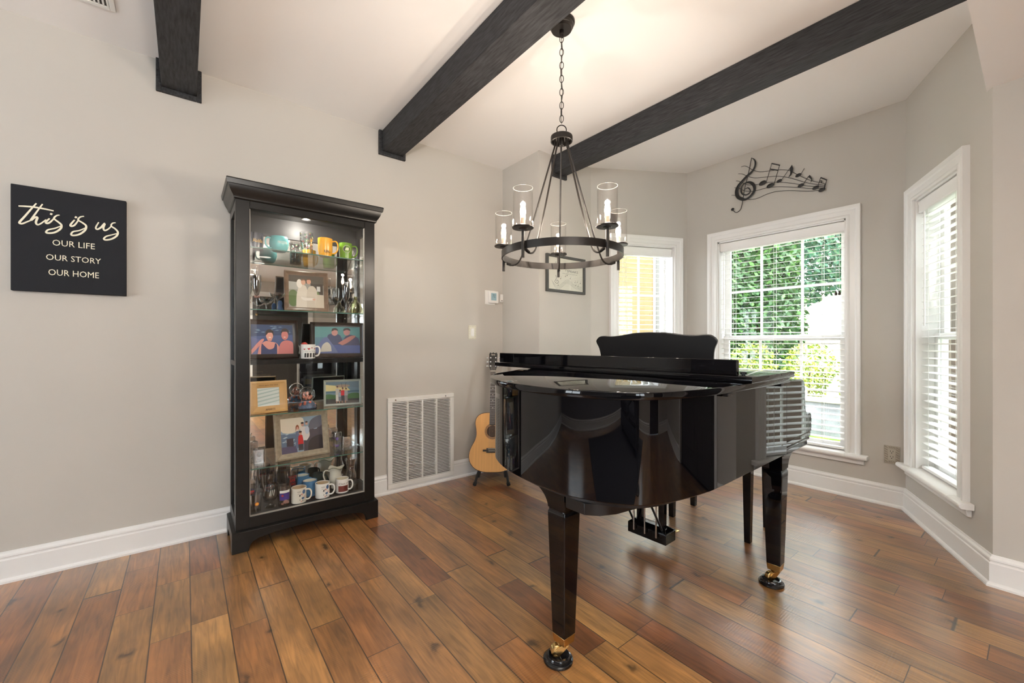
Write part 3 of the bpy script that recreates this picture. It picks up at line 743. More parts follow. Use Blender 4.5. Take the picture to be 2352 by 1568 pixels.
for v0, v1 in ((.702, .76), (1.968, 2.028)):
    mb = MB(); mb.box(2.335, 2.489, v0, v1, .712, .775); mb.build('key_block', M_piano, pn, off=PO, bevel=.003)
mb = MB(); nk = 52; a0, a1 = .763, 1.965; kw = (a1 - a0) / nk
for k in range(nk): mb.box(2.34, 2.486, a0 + k * kw + .0004, a0 + (k + 1) * kw - .0004, .735, .757)
mb.build('white_keys', C('ivory', 235, 232, 220, 0.25), pn, off=PO)
mb = MB()
for k in range(nk - 1):
    if (k % 7) in (0, 2, 3, 5, 6): mb.box(2.34, 2.435, a0 + (k + 1) * kw - .005, a0 + (k + 1) * kw + .005, .7572, .769)
mb.build('black_keys', M_piano, pn, off=PO)
mb = MB(); mb.prism([(2.320, .712), (2.336, .712), (2.336, .90), (2.320, .965)], .702, 2.028, 'y'); mb.build('fallboard', M_piano, pn, off=PO, bevel=.002)
mb = MB(); mb.box(2.165, 2.315, .702, 2.028, .940, .955); mb.build('desk_shelf', M_piano, pn, off=PO, bevel=.002)
# music desk: curved outline, leaning back toward the tail
half = [(0, 1.226), (.10, 1.2225), (.20, 1.209), (.27, 1.204), (.325, 1.207), (.355, 1.205), (.378, 1.192), (.390, 1.175), (.386, 1.158), (.372, 1.128), (.364, 1.08), (.358, 1.0), (.356, .958)]
h2 = spline(half, 4)
out_ = [(-x, z) for x, z in h2[::-1]] + h2[1:]
mb = MB(); mb.prism(out_, -.009, .009, 'x'); mb.xf(Matrix.Translation((2.235, 1.352, 0)) @ Matrix.Translation((0, 0, .958)) @ Matrix.Rotation(R(-9), 4, 'Y') @ Matrix.Translation((0, 0, -.958)))
mb.build('music_desk', M_pianomatte, pn, off=PO, bevel=.003)
# legs
def leg(u, v, corbel):
    mb = MB(); rings = []
    for z, h in ((.100, .030), (.52, .0415), (.545, .042), (.552, .039), (.560, .039)):
        rings.append([(u - h, v - h, z), (u + h, v - h, z), (u + h, v + h, z), (u - h, v + h, z)])
    mb.loft(rings); l = mb.build('leg', M_piano, pn, off=PO, bevel=.003)
    mb = MB(); h = .0295; k = .026
    mb.loft([[(u - k, v - k, .070), (u + k, v - k, .070), (u + k, v + k, .070), (u - k, v + k, .070)], [(u - h, v - h, .101), (u + h, v - h, .101), (u + h, v + h, .101), (u - h, v + h, .101)]])
    mb.build('brass_ferrule', M_brass, l, off=PO, bevel=.001)
    mb = MB(); mb.lathe([(.009, .050), (.014, .055), (.014, .070)], (u, v, 0), 14); cu, cv = u - .020, v + .012
    for s in (-1, 1):
        st = len(mb.v); mb.prism([(-.030, -.014), (-.036, .0), (-.026, .012), (.010, .022), (.016, .014), (-.010, -.010)], s * .0125 - .002, s * .0125 + .002, 'y')
        mb.xf(Matrix.Translation((u, v, .045)) @ Matrix.Rotation(R(150 - 180), 4, 'Z'), st)
    mb.build('caster_fork', M_brass, l, off=PO, bevel=.0006)
    mb = MB(); prof = [(.003, -.011), (.019, -.011), (.022, -.009), (.022, .009), (.019, .011), (.003, .011)]
    mb.lathe(prof, (0, 0, 0), 24, 'y'); mb.xf(Matrix.Translation((u - .024, v + .0138, .0405)) @ Matrix.Rotation(R(-30), 4, 'Z'))
    mb.build('caster_wheel', M_brass, l, off=PO)
    # corbel
    mb = MB()
    prof = spline([(.040, .560), (.046, .580), (.064, .603), (.100, .626), (.150, .643), (.235, .652)] if corbel == 'v' else [(.040, .560), (.044, .575), (.058, .598), (.088, .618), (.130, .631), (.200, .638)], 4)
    poly = [(-.042, .5605), (.038, .5605)] + prof + [(prof[-1][0], .655 if corbel == 'v' else .6395), (-.042, .655 if corbel == 'v' else .6395)]
    poly = [(a, min(z, poly[-1][1])) for a, z in poly]
    if corbel == 'v': mb.prism([(v + a, z) for a, z in poly], u - .042, u + .042, 'x')
    else: mb.prism([(u + a, z) for a, z in poly], v - .042, v + .042, 'y')
    mb.build('corbel', M_piano, pn, off=PO, bevel=.003)
leg(1.125, 1.042, 'v'); leg(2.263, .716, 'u'); leg(2.263, 2.01, 'u')
mb = MB(); mb.prism([(1.072, .900), (1.105, .862), (1.16, .835), (1.36, .80), (1.44, .80), (1.46, 1.16), (1.175, 1.16), (1.175, .985), (1.072, .985)], .588, .6275); mb.build('leg_mount', M_pianomatte, pn, off=PO, bevel=.002)
# pedal lyre
mb = MB(); mb.box(2.085, 2.19, 1.185, 1.425, .060, .118)
mb.loft([[(2.085, 1.185, .1181), (2.19, 1.185, .1181), (2.19, 1.425, .1181), (2.085, 1.425, .1181)], [(2.11, 1.205, .135), (2.165, 1.205, .135), (2.165, 1.405, .135), (2.11, 1.405, .135)]])
ly = mb.build('pedal_box', M_piano, pn, off=PO, bevel=.003)
for v in (1.235, 1.375):
    mb = MB(); mb.loft([[(2.125, v - .016, .12), (2.155, v - .016, .12), (2.155, v + .016, .12), (2.125, v + .016, .12)], [(2.12, v - .022, .64), (2.155, v - .022, .64), (2.155, v + .022, .64), (2.12, v + .022, .64)]])
    mb.build('lyre_post', M_piano, pn, off=PO, bevel=.002)
for v in (1.235, 1.305, 1.375):
    mb = MB(); mb.tube([(2.072, v, .09), (2.072, v, .64)], .0042, 8); mb.build('pedal_rod', M_steel, pn, off=PO)
    mb = MB(); mb.tube([(2.165, v - .02, .085), (2.22, v - .02, .088), (2.25, v - .02, .086), (2.275, v - .02, .078)], [.008, .010, .015, .010], 10, flat=((0, 0, 1), .5)); mb.build('pedal', M_brass, ly, off=PO)
mb = MB(); mb.tube([(2.10, 1.215, .13), (1.80, 1.24, .62)], .006, 8); mb.tube([(2.10, 1.395, .13), (1.80, 1.41, .62)], .006, 8); mb.build('lyre_brace', M_pianomatte, pn, off=PO)

# caster cups
for i, (u, v, lb) in enumerate(((1.107, 1.053, 'black caster cup under the piano leg nearest the camera'), (2.245, .727, 'black caster cup under the front piano leg on the window side'), (2.245, 2.021, 'black caster cup under the piano leg farthest from the camera'))):
    x = u * math.cos(PA) - v * math.sin(PA); y = u * math.sin(PA) + v * math.cos(PA)
    mb = MB(); mb.lathe([(.001, 0), (.050, 0), (.054, .004), (.054, .011), (.049, .016), (.044, .017), (.043, .022), (.040, .026), (.034, .027), (.031, .022), (.030, .0175), (.001, .0175)], (0, 0, 0), 36)
    o = mb.build('caster_cup', mat('caster_cup_black', (.008, .008, .009), .12)); o.location = (x, y, 0.0); tag(o, lb, 'caster cup', 'caster cups under the piano')

# ------------------------------------------------------------------ bench behind the piano
bn = thing('piano_bench', 'black piano bench with tapered legs behind the piano', 'bench', ploc, PA)
u0, u1, v0, v1 = 2.59, 2.93, .945, 1.46
for u in (u0 + .022, u1 - .022):
    for v in (v0 + .022, v1 - .022):
        mb = MB(); h0, h1 = .0165, .023
        mb.loft([[(u - h0, v - h0, 0), (u + h0, v - h0, 0), (u + h0, v + h0, 0), (u - h0, v + h0, 0)], [(u - h1, v - h1, .425), (u + h1, v - h1, .425), (u + h1, v + h1, .425), (u - h1, v + h1, .425)]])
        mb.build('leg', M_piano, bn, off=PO, bevel=.002)
mb = MB(); mb.box(u0, u1, v0, v1, .4255, .475); mb.build('apron', M_piano, bn, off=PO, bevel=.002)
mb = MB(); mb.box(u0 - .01, u1 + .01, v0 - .01, v1 + .01, .4755, .515); mb.build('seat', mat('black_leather', (.012, .012, .012), .4), bn, off=PO, bevel=.015, seg=3)

# ------------------------------------------------------------------ chandelier
cc = (1.492, 1.492)
ch = thing('chandelier', 'black ring chandelier with five clear glass cylinder shades', 'chandelier', (*cc, 2.775))
M_ = M_iron
mb = MB(); mb.lathe([(.001, 2.732), (.050, 2.733), (.053, 2.738), (.053, 2.746), (.058, 2.748), (.060, 2.752), (.060, 2.760), (.064, 2.762), (.066, 2.766), (.066, 2.7745), (.001, 2.7745)], (*cc, 0), 40); cp = mb.build('canopy', M_, ch, world=True)
mb = MB(); mb.lathe([(.011, 2.715), (.011, 2.733)], (*cc, 0), 14); mb.tube([(cc[0] + .010 * math.cos(a), cc[1], 2.708 + .012 * math.sin(a)) for a in [i * math.pi / 8 for i in range(16)]], .0024, 6, closed=True); mb.build('hanger_loop', M_, cp, world=True)
# chain: each link a closed oval, alternately turned
mb = MB(); z = 2.690; k = 0
while z > 2.262:
    hl, hw = .0195, .0092; pts = []
    for i in range(18):
        a = i * 2 * math.pi / 18; x = hw * math.cos(a); zz = hl * math.sin(a) * (1.0 if abs(math.sin(a)) > .5 else 1.0)
        d = (x, 0) if k % 2 else (0, x)
        w = R(38); d = (d[0] * math.cos(w) - d[1] * math.sin(w), d[0] * math.sin(w) + d[1] * math.cos(w))
        pts.append((cc[0] + d[0], cc[1] + d[1], z + zz))
    mb.tube(pts, .0019, 6, closed=True); z -= .0335; k += 1
mb.build('chain', M_, ch, world=True)
mb = MB(); r_ = .024; w = R(128)
mb.tube([(cc[0] + r_ * math.cos(a) * math.cos(R(-38)), cc[1] + r_ * math.cos(a) * math.sin(R(-38)), 2.232 + r_ * math.sin(a)) for a in [i * 2 * math.pi / 24 for i in range(24)]], .0026, 7, closed=True)
mb.build('top_ring', M_, ch, world=True)
mb = MB(); mb.tube(spline([(cc[0] + .004 * math.sin(i * 1.3), cc[1] + .004 * math.cos(i * 1.7), 2.71 - i * .05) for i in range(10)], 3), .0014, 5); mb.build('cord', C('chandelier_cord', 60, 54, 48), ch, world=True)
mb = MB(); mb.lathe([(.001, 2.203), (.050, 2.202), (.054, 2.199), (.055, 2.194), (.055, 2.172), (.052, 2.170), (.050, 2.172), (.050, 2.190), (.001, 2.190)], (*cc, 0), 36); mb.lathe([(.001, 2.150), (.012, 2.151), (.013, 2.155), (.013, 2.191)], (*cc, 0), 16); mb.build('hub', M_, ch, world=True)
RG = .300
mb = MB(); n = 72; prof = [(RG - .003, 1.583), (RG + .003, 1.583), (RG + .003, 1.618), (RG - .003, 1.618)]
mb.loft([[(cc[0] + r * math.cos(2 * math.pi * i / n), cc[1] + r * math.sin(2 * math.pi * i / n), z) for r, z in prof] for i in range(n + 1)], caps=False)
mb.build('ring', M_, ch, world=True)
M_bulb = mat('lit_bulb', (1, .9, .75), .3, emit=((1.0, .80, .58), 26.0))
base_a = 51.8 - 3.5
for k in range(5):
    a = R(base_a + 72 * k); ca, sa = math.cos(a), math.sin(a)
    pt = lambda r, z: (cc[0] + r * ca, cc[1] + r * sa, z)
    ra = .316
    mb = MB(); mb.tube(spline([pt(.034, 2.190), pt(.036, 2.155), pt(.050, 2.11), pt(.078, 2.02), pt(.150, 1.79), pt(.205, 1.635), pt(.222, 1.595), pt(.240, 1.575), pt(.265, 1.568), pt(.293, 1.578)], 5), .0043, 8)
    st = len(mb.v); mb.tube([pt(.272, 1.571), pt(.296, 1.580)], .008, 8)
    mb.build('arm', M_, ch, world=True)
    mb = MB(); mb.lathe([(.007, 1.540), (.007, 1.664), (.018, 1.665), (.020, 1.668), (.047, 1.669), (.049, 1.671), (.049, 1.675), (.047, 1.677), (.001, 1.677)], pt(ra, 0), 28); cpn = mb.build('candle_cup', M_, ch, world=True)
    mb = MB(); mb.lathe([(.010, 1.6775), (.010, 1.716)], pt(ra, 0), 14); mb.build('candle_sleeve', C('candle_sleeve', 175, 150, 128, 0.4), cpn, world=True)
    mb = MB(); mb.lathe([(.004, 1.7165), (.0085, 1.722), (.0125, 1.735), (.0130, 1.745), (.0105, 1.762), (.006, 1.778), (.002, 1.789), (.0004, 1.791)], pt(ra, 0), 16); mb.build('bulb', M_bulb, cpn, world=True)
    mb = MB(); mb.lathe([(.0450, 1.6775), (.0450, 1.848), (.0435, 1.849), (.0425, 1.848), (.0425, 1.6775)], pt(ra, 0), 40, cap=False); gsh = mb.build('glass_shade', M_gclear, cpn, world=True)
    mb = MB(); cx_, cy_, _ = pt(ra, 0); mb.tube([(cx_ + .0438 * math.cos(q), cy_ + .0438 * math.sin(q), 1.8492) for q in [i * math.pi / 20 for i in range(40)]], .0011, 5, closed=True); mb.build('polished_rim', mat('glass_rim', (.045, .045, .043), .3, 0, spec=.3), gsh, world=True)
    l = lamp('bulb_light', 'POINT', pt(ra, 1.75), 3.2, (1.0, .87, .74), shadow_soft_size=.012)
    l.location = pt(ra, 1.805)

# ------------------------------------------------------------------ acoustic guitar on a stand (local: x across, y back, z along the body)
gz = R(51.8 - 90)      # faces back toward the room
gt = thing('acoustic_guitar', 'natural-top acoustic guitar with a dark headstock leaning in the corner', 'guitar', (2.004, 2.813, .083), gz, R(-11.5))
half = [(0, 0), (.060, .002), (.115, .014), (.160, .042), (.189, .085), (.198, .130), (.192, .175), (.172, .222), (.150, .262), (.140, .298), (.1385, .330), (.143, .365), (.148, .400), (.144, .435), (.124, .467), (.088, .487), (.045, .493), (0, .494)]
hs = spline(half, 3); body = [(x, z) for x, z in hs] + [(-x, z) for x, z in hs[-2:0:-1]]
def rim_loft(mb, P, ys, ins):
    rings = []
    for y, d in zip(ys, ins): rings.append([(x, y, z) for x, z in offset_poly(P, d)] if d else [(x, y, z) for x, z in P])
    mb.loft(rings)
M_spruce = mat('spruce_top', (.70, .36, .12), .3, noise=.10, nscale=6, stretch=(30, 1, .6))
M_mahog = mat('guitar_sides', (.12, .045, .018), .3, noise=.3, nscale=8, stretch=(2, 2, 20))
M_ebony = mat('fretboard', (.035, .025, .02), .45)
mb = MB(); rim_loft(mb, body, [.0003, .100], [0, 0]); mb.build('body', M_mahog, gt, angle=50)
mb = MB(); rim_loft(mb, offset_poly(body, .0035), [-.0025, .0002], [.0005, 0]); tp = mb.build('top_board', M_spruce, gt)
mb = MB(); o_ = offset_poly(body, -.0005); i_ = offset_poly(body, .004)
mb.loft([[(x, -.0020, z) for x, z in o_], [(x, -.0028, z) for x, z in i_], [(x, -.0001, z) for x, z in i_], [(x, -.0001, z) for x, z in o_]], caps=False)
mb.build('binding', mat('binding_dark', (.03, .018, .012), .3), gt)
mb = MB(); mb.lathe([(.001, -.0030), (.050, -.0030)], (0, 0, .335), 36, 'y', cap=False); mb.build('sound_hole', mat('hole_dark', (.05, .022, .010), .8), tp)
mb = MB(); mb.lathe([(.053, -.0030), (.061, -.0030)], (0, 0, .335), 40, 'y', cap=False); mb.lathe([(.0635, -.0031), (.0665, -.0031)], (0, 0, .335), 40, 'y', cap=False); mb.build('rosette', C('rosette', 120, 88, 58, .4), tp)
mb = MB(); mb.box(-.080, .080, -.009, -.0027, .170, .186); mb.box(-.050, .050, -.0095, -.0027, .160, .198); bg_ = mb.build('bridge', M_ebony, tp, bevel=.002)
mb = MB(); mb.box(-.037, .037, -.0125, -.0095, .190, .1925)
for k in range(6): mb.ball((-.027 + k * .0108, -.0100, .176), .0034)
mb.build('bridge_pins', C('bone', 230, 224, 205, .3), bg_)
mb = MB(); mb.loft([[(-.027, -.0075, .385), (.027, -.0075, .385), (.026, -.0028, .385), (-.026, -.0028, .385)], [(-.0215, -.0075, .845), (.0215, -.0075, .845), (.021, .0, .845), (-.021, .0, .845)]]); fb = mb.build('fretboard', M_ebony, gt)
mb = MB(); zz = .845; 
for k in range(1, 21):
    z = .845 - .645 * (1 - 2 ** (-k / 12))
    if z > .388: mb = MB(); mb.box(-.024, .024, -.0086, -.0075, z - .0008, z + .0008); mb.build('fret', M_steel, fb)
for kk in (3, 5, 7, 9, 12):
    z = .845 - .645 * (1 - 2 ** (-(kk - .5) / 12)); mb = MB(); mb.ball((0, -.0076, z), .003, 1, .3, 1, 8, 5); mb.build('inlay_dot', C('pearl', 214, 206, 188, .3), fb)
mb = MB(); mb.box(-.022, .022, -.0105, -.001, .845, .851); mb.build('nut', C('bone', 230, 224, 205, .3), gt)
mb = MB(); mb.loft([[(x * .027 / 1, y * .02 + .001, .49) for x, y in ((-.9, 0), (.9, 0), (.6, .8), (0, 1.05), (-.6, .8))], [(x * .022, y * .018 + .001, .845) for x, y in ((-.9, 0), (.9, 0), (.6, .8), (0, 1.05), (-.6, .8))]]); mb.build('neck', M_mahog, gt, angle=60)
hd = [(-.022, .851), (-.034, .885), (-.037, 1.000), (-.030, 1.018), (-.012, 1.012), (0, 1.020), (.012, 1.012), (.030, 1.018), (.037, 1.000), (.034, .885), (.022, .851)]
mb = MB(); mb.prism(hd, -.001, .014, 'y'); mb.xf(Matrix.Translation((0, 0, .851)) @ Matrix.Rotation(R(-8), 4, 'X') @ Matrix.Translation((0, 0, -.851)))
h_ = mb.build('headstock', mat('headstock_black', (.010, .009, .009), .2), gt, bevel=.001)
mb = MB(); 
for s in (-1, 1):
    for z in (.893, .930, .967):
        y = .0 + (z - .851) * .139; mb = MB()
        mb.lathe([(.0001, -.006), (.0048, -.005), (.0055, -.001)], (s * .022, y, z), 12, 'y'); mb.tube([(s * .034, y + .006, z), (s * .046, y + .006, z)], .002, 6); mb.ball((s * .053, y + .006, z), .008, 1, .5, .9, 10, 6)
        mb.build('tuner', M_steel, h_)
mb = MB(); mb.text('Ibanez', -.016, .016, .990, 1.003, lambda x, z: (x, -.0015 + (z - .851) * .139, z)); mb.build('logo', C('pearl', 214, 206, 188, .3), h_)
mb = MB()
for k in range(6): mb.tube([(-.027 + k * .0108, -.0128, .191), (-.0165 + k * .0066, -.0108, .850), (-.0165 + k * .0066, .003, .90)], .00045, 4)
mb.build('strings', M_steel, gt)

gs = thing('guitar_stand', 'black folding guitar stand holding the acoustic guitar', 'stand', (2.004, 2.813, 0), gz)
fr_, ft_ = [], []
for s in (-1, 1):
    mb = MB(); mb.tube(spline([(s * .03, .17, .33), (s * .06, .11, .21), (s * .115, .02, .085), (s * .135, -.085, .022)], 5), .0105, 10); lg = mb.build('leg', M_blackmetal, gs)
    mb = MB(); mb.tube([(s * .1338, -.079, .0245), (s * .1375, -.098, .0165)], .0155, 14); mb.build('rubber_foot', M_rubber, lg)
    mb = MB(); mb.tube(spline([(s * .098, .055, .112), (s * .105, .0, .072), (s * .108, -.028, .060), (s * .109, -.038, .075), (s * .109, -.040, .112)], 5), .0085, 10); mb.build('cradle_arm', M_rubber, gs)
mb = MB(); mb.tube(spline([(0, .10, .30), (0, .20, .17), (0, .27, .012)], 4), .0105, 10); rl = mb.build('leg', M_blackmetal, gs)
mb = MB(); mb.tube([(0, .262, .030), (0, .272, .014)], .0135, 12); mb.build('rubber_foot', M_rubber, rl)
mb = MB(); mb.box(-.04, .04, .145, .185, .30, .36); mb.build('hinge_block', M_blackmetal, gs, bevel=.004)

# ------------------------------------------------------------------ display cabinet
cb = thing('display_cabinet', 'tall black display cabinet with a glass front and mirrored back', 'cabinet', (.607, 2.92, 0))
YF, YB = 2.745, 3.085; XA0, XB0 = .220, .994
W_ = dict(world=True)
mb = MB(); mb.box(XA0, .286, YF, YF + .022, .118, 1.985); mb.box(.928, XB0, YF, YF + .022, .118, 1.985); mb.box(.286, .928, YF, YF + .022, .118, .182); mb.box(.286, .928, YF, YF + .022, 1.915, 1.985)
df = mb.build('face_frame', M_cab, cb, bevel=.002, **W_)
mb = MB(); mb.box(.2805, .9335, YF + .023, YF + .027, .160, 1.935); mb.build('glass_door', M_cpane, cb, **W_)
mb = MB(); mb.box(.2862, .2892, YF + .001, YF + .0225, .185, 1.912); mb.box(.925, .9278, YF + .001, YF + .0225, .185, 1.912); mb.box(.2895, .9247, YF + .001, YF + .0225, .1822, .1845); mb.build('glass_bead', C('bead_silver', 150, 145, 138, .25), cb, **W_)
for xa, xb in ((XA0, XA0 + .020), (XB0 - .020, XB0)):   # glazed sides
    mb = MB(); mb.box(xa, xb, YF + .0225, YF + .058, .118, 1.985); mb.box(xa, xb, YB - .050, YB - .012, .118, 1.985); mb.box(xa, xb, YF + .058, YB - .050, .118, .182); mb.box(xa, xb, YF + .058, YB - .050, 1.905, 1.985); mb.box(xa, xb, YF + .058, YB - .050, 1.030, 1.058)
    sf = mb.build('side_frame', M_cab, cb, bevel=.0015, **W_)
    mb = MB(); m_ = (xa + xb) / 2; mb.box(m_ - .002, m_ + .002, YF + .058, YB - .050, .182, 1.030); mb.box(m_ - .002, m_ + .002, YF + .058, YB - .050, 1.058, 1.905); mb.build('side_glass', M_cpane, sf, **W_)
mb = MB(); mb.box(XA0, XB0, YB - .0115, YB, .118, 1.985); mb.build('back_panel', M_cabdark, cb, **W_)
mb = MB(); mb.box(XA0 + .0205, XB0 - .0205, YB - .0165, YB - .012, .183, 1.840); mb.build('mirror', M_mirror, cb, **W_)
mb = MB(); mb.box(XA0 + .0205, XB0 - .0205, YB - .030, YB - .012, 1.841, 1.965); mb.build('back_rail', M_cabdark, cb, **W_)
mb = MB(); mb.box(XA0 + .0205, XB0 - .0205, YF + .0275, YB - .012, .140, .1815); mb.build('deck', M_cabdark, cb, **W_)
mb = MB(); mb.box(XA0 + .0205, XB0 - .0205, YF + .0225, YB - .030, 1.962, 1.984); mb.build('top_panel', M_cab, cb, **W_)
# crown moulding, mitred round three sides
cp_ = [(0, 1.955), (.006, 1.957), (.010, 1.962), (.012, 1.972), (.020, 1.985), (.028, 2.000), (.034, 2.018), (.036, 2.026), (.042, 2.028), (.044, 2.040), (.046, 2.052), (.044, 2.058), (-.01, 2.058), (-.01, 1.955)]
cs_ = [(XA0, YB), (XA0, YF), (XB0, YF), (XB0, YB)]
def around(d, z): return [(XA0 - d, YB, z), (XA0 - d, YF - d, z), (XB0 + d, YF - d, z), (XB0 + d, YB, z)]
mb = MB(); rr = [around(max(d, .0005) if d >= 0 else d, z) for d, z in cp_]
mb.loft([[r[i] for r in rr] for i in range(4)]); mb.box(XA0 - .01, XB0 + .01, YF - .01, YB - .001, 2.0, 2.057)
mb.build('crown_moulding', M_cab, cb, angle=25, **W_)
# plinth with shaped feet
d = .018; X0, X1, Y0 = XA0 - d, XB0 + d, YF - d
arch = [(X0, 0), (X0 + .078, 0), (X0 + .085, .030), (X0 + .098, .048), (X0 + .125, .060), (X0 + .20, .072), ((X0 + X1) / 2, .078), (X1 - .20, .072), (X1 - .125, .060), (X1 - .098, .048), (X1 - .085, .030), (X1 - .078, 0), (X1, 0), (X1, .112), (X0, .112)]
mb = MB(); mb.prism(arch, Y0, Y0 + .020, 'y'); pl_ = mb.build('plinth_front', M_cab, cb, bevel=.002, **W_)
for xa in (X0, X1 - .020):
    sp_ = [(Y0 + .0205, 0), (Y0 + .065, 0), (Y0 + .085, .045), (Y0 + .12, .055), (YB - .11, .055), (YB - .085, .045), (YB - .065, 0), (YB, 0), (YB, .112), (Y0 + .0205, .112)]
    mb = MB(); mb.prism(sp_, xa, xa + .020, 'x'); mb.build('plinth_side', M_cab, cb, bevel=.002, **W_)
mb = MB(); mb.loft([[(X0 + a, Y0 + a, z) for _ in (0,)] + [(X1 - a, Y0 + a, z), (X1 - a, YB, z), (X0 + a, YB, z)] for a, z in ((0, .1122), (0, .114), (.014, .1178))]); mb.build('plinth_cap', M_cab, cb, **W_)
SH = {1: 1.711, 2: 1.355, 4: .742, 5: .437}
for k, z in SH.items():
    mb = MB(); mb.box(XA0 + .022, XB0 - .022, YF + .045, YB - .022, z - .0062, z - .0004); s_ = mb.build('glass_shelf', M_shelf, cb, **W_)
    mb = MB(); mb.box(XA0 + .022, XB0 - .022, YF + .0437, YF + .0448, z - .0062, z - .0004); mb.build('shelf_edge', M_edge, s_, **W_)
    for xx in (XA0 + .0215, XB0 - .0275):
        for yy in (YF + .07, YB - .05):
            mb = MB(); mb.box(xx, xx + .006, yy, yy + .008, z - .012, z - .0065); mb.build('shelf_clip', M_steel, cb, **W_)
mb = MB(); mb.box(XA0 + .0205, XB0 - .0205, YF + .0275, YB - .0170, 1.034, 1.0605); mb.build('fixed_shelf', M_cab, cb, bevel=.001, **W_)
mb = MB(); mb.box(.56, .66, YF + .05, YF + .09, 1.952, 1.9615); mb.lathe([(.001, 1.944), (.028, 1.945), (.030, 1.952)], (.61, 2.90, 0), 20); mb.build('light_fitting', M_steel, cb, **W_)
lamp('cabinet_lamp', 'POINT', (.61, 2.90, 1.925), 2.6, (1, .93, .84), shadow_soft_size=.012)  # added light that brightens the cabinet contents
DK = .182; MS = 1.061

# ---- cabinet contents
def wrap(r, yaw=0.0, z=0.0, eps=.0006):
    """map (arc length, height) onto a cylinder facing -Y"""
    def f(x, h):
        a = x / (r if not callable(r) else r(h)) + yaw; rr = (r if not callable(r) else r(h)) + eps
        return (rr * math.sin(a), -rr * math.cos(a), z + h)
    return f
def mug(label, x, y, z, r, h, m, hyaw, group='mugs in the display cabinet', prof=None, inner=None, base_r=None, yaw=0.0, hs=1.0):
    t = thing('mug', label, 'mug', (x, y, z), 0, group=group)
    br = base_r or r * .92
    P = prof or [(br * .85, 0), (br, .003), (br * 1.01, .01), (r, h * .35), (r, h * .96), (r, h)]
    mb = MB(); mb.lathe([(.001, .002)] + P + [(r - .0015, h + .001), (r - .003, h)] + [(r - .0035, h * .9), (r - .0045, .012), (.001, .008)], seg=32)
    b_ = mb.build('body', m, t, angle=50)
    if inner:
        mb = MB(); mb.lathe([(r - .0043, h * .97), (r - .0058, .014), (.001, .0095)], seg=28, cap=False); mb.build('lining', inner, b_)
    a = hyaw; mb = MB(); hr = h * .30 * hs; R0 = r - .002
    pts = [(R0, h * .84), (R0 + hr * .7, h * .86), (R0 + hr * 1.05, h * .70), (R0 + hr * 1.02, h * .42), (R0 + hr * .6, h * .22), (R0 - .001, h * .20)]
    mb.tube(spline([(p * math.sin(a), -p * math.cos(a), q) for p, q in pts], 4), .0048, 8); mb.build('handle', m, t)
    return t, b_
def deco(parent, name, m, fn):
    mb = MB(); fn(mb); return mb.build(name, m, parent)
def disc(mb, f, cx, cy, r, n=18, ry=None):
    mb.flat([(cx + r * math.cos(2 * math.pi * i / n), cy + (ry or r) * math.sin(2 * math.pi * i / n)) for i in range(n)], f)

gold = C('print_gold', 214, 160, 40); blk = C('print_black', 26, 24, 22); wht = C('print_white', 235, 235, 228); red = C('print_red', 176, 32, 34)
RT = math.pi / 2 - .25
t, b_ = mug('dark navy mug with gold lettering, at the left end of the top shelf', .330, 2.885, SH[1], .041, .098, C('mug_navy', 24, 26, 40, .2), -RT)
deco(b_, 'print', gold, lambda mb: mb.text('Aladdin', -.024, .030, .040, .062, wrap(.041, .15)))
t, b_ = mug('pale teal round-bellied mug on the top shelf', .450, 2.862, SH[1], .047, .090, C('mug_teal', 112, 190, 192, .25), -RT, prof=[(.030, 0), (.036, .002), (.048, .022), (.0525, .045), (.051, .068), (.047, .090)], hs=1.1)
deco(b_, 'print', wht, lambda mb: (mb.text('FROZEN', -.019, .036, .044, .058, wrap(lambda h: .0525, .1, eps=.0012)),))
def goblet(name, label, x, y, z, P, cat='glass', group=None, seg=28, m=None):
    o_ = MB(); o_.lathe(P, seg=seg); o = o_.build(name, m or M_gware, None, angle=60); o.location = (x, y, z)
    return tag(o, label, cat, group)
def cup(r0, r1, h, t=.0015, base=.006): return [(.0005, 0), (r0, 0), (r0 + .0003, .001), (r1, h), (r1 - t, h), (r0 - t, base), (.0005, base)]
o = thing('souvenir_glass', 'tall clear souvenir glass with colourful party print, middle of the top shelf', 'glass', (.611, 2.90, SH[1]))
mb = MB(); mb.lathe(cup(.035, .039, .150)); mb.build('body', M_gware, o)
mb = MB(); f = wrap(lambda h: .035 + .004 * h / .15); mb.text('NEW', -.026, .012, .104, .118, f); mb.text('ORL', .014, .036, .104, .118, f); mb.text('CITY', -.02, .016, .130, .140, f); mb.build('print', blk, o)
for nm, cc_, n_ in (('print_pink', (205, 130, 130), 16), ('print_green', (110, 170, 110), 12), ('print_yellow', (214, 196, 110), 12), ('print_pale', (220, 220, 210), 26)):
    mb = MB()
    for k in range(n_): disc(mb, f, random.uniform(-.05, .05), random.uniform(.012, .145), random.uniform(.0025, .006), 7, random.uniform(.002, .006))
    mb.build(nm, C(nm, *cc_), o)
t, b_ = mug('yellow-orange mug reading The Lion King on the top shelf', .711, 2.85, SH[1], .0435, .118, C('mug_yellow', 236, 168, 30, .25), RT - .35, base_r=.036)
b_.name = 'body'; b_.parent['label'] = 'yellow-orange tall mug with black block lettering on the top shelf'
f = wrap(lambda h: .0425)
def lk(mb):
    mb.text('THE', -.010, .019, .078, .092, f, .01); mb.text('LION', -.014, .024, .050, .071, f, .01); mb.text('KING', -.016, .022, .022, .044, f, .01); mb.text('Disney', -.006, .012, .100, .106, f)
deco(b_, 'print', blk, lk)
t, b_ = mug('bright green mug with a round black emblem at the right of the top shelf', .842, 2.862, SH[1], .0405, .108, C('mug_green', 104, 150, 20, .25), RT - .2)
f = wrap(.0405, -.1)
def em(mb): disc(mb, f, 0, .066, .022, 24)
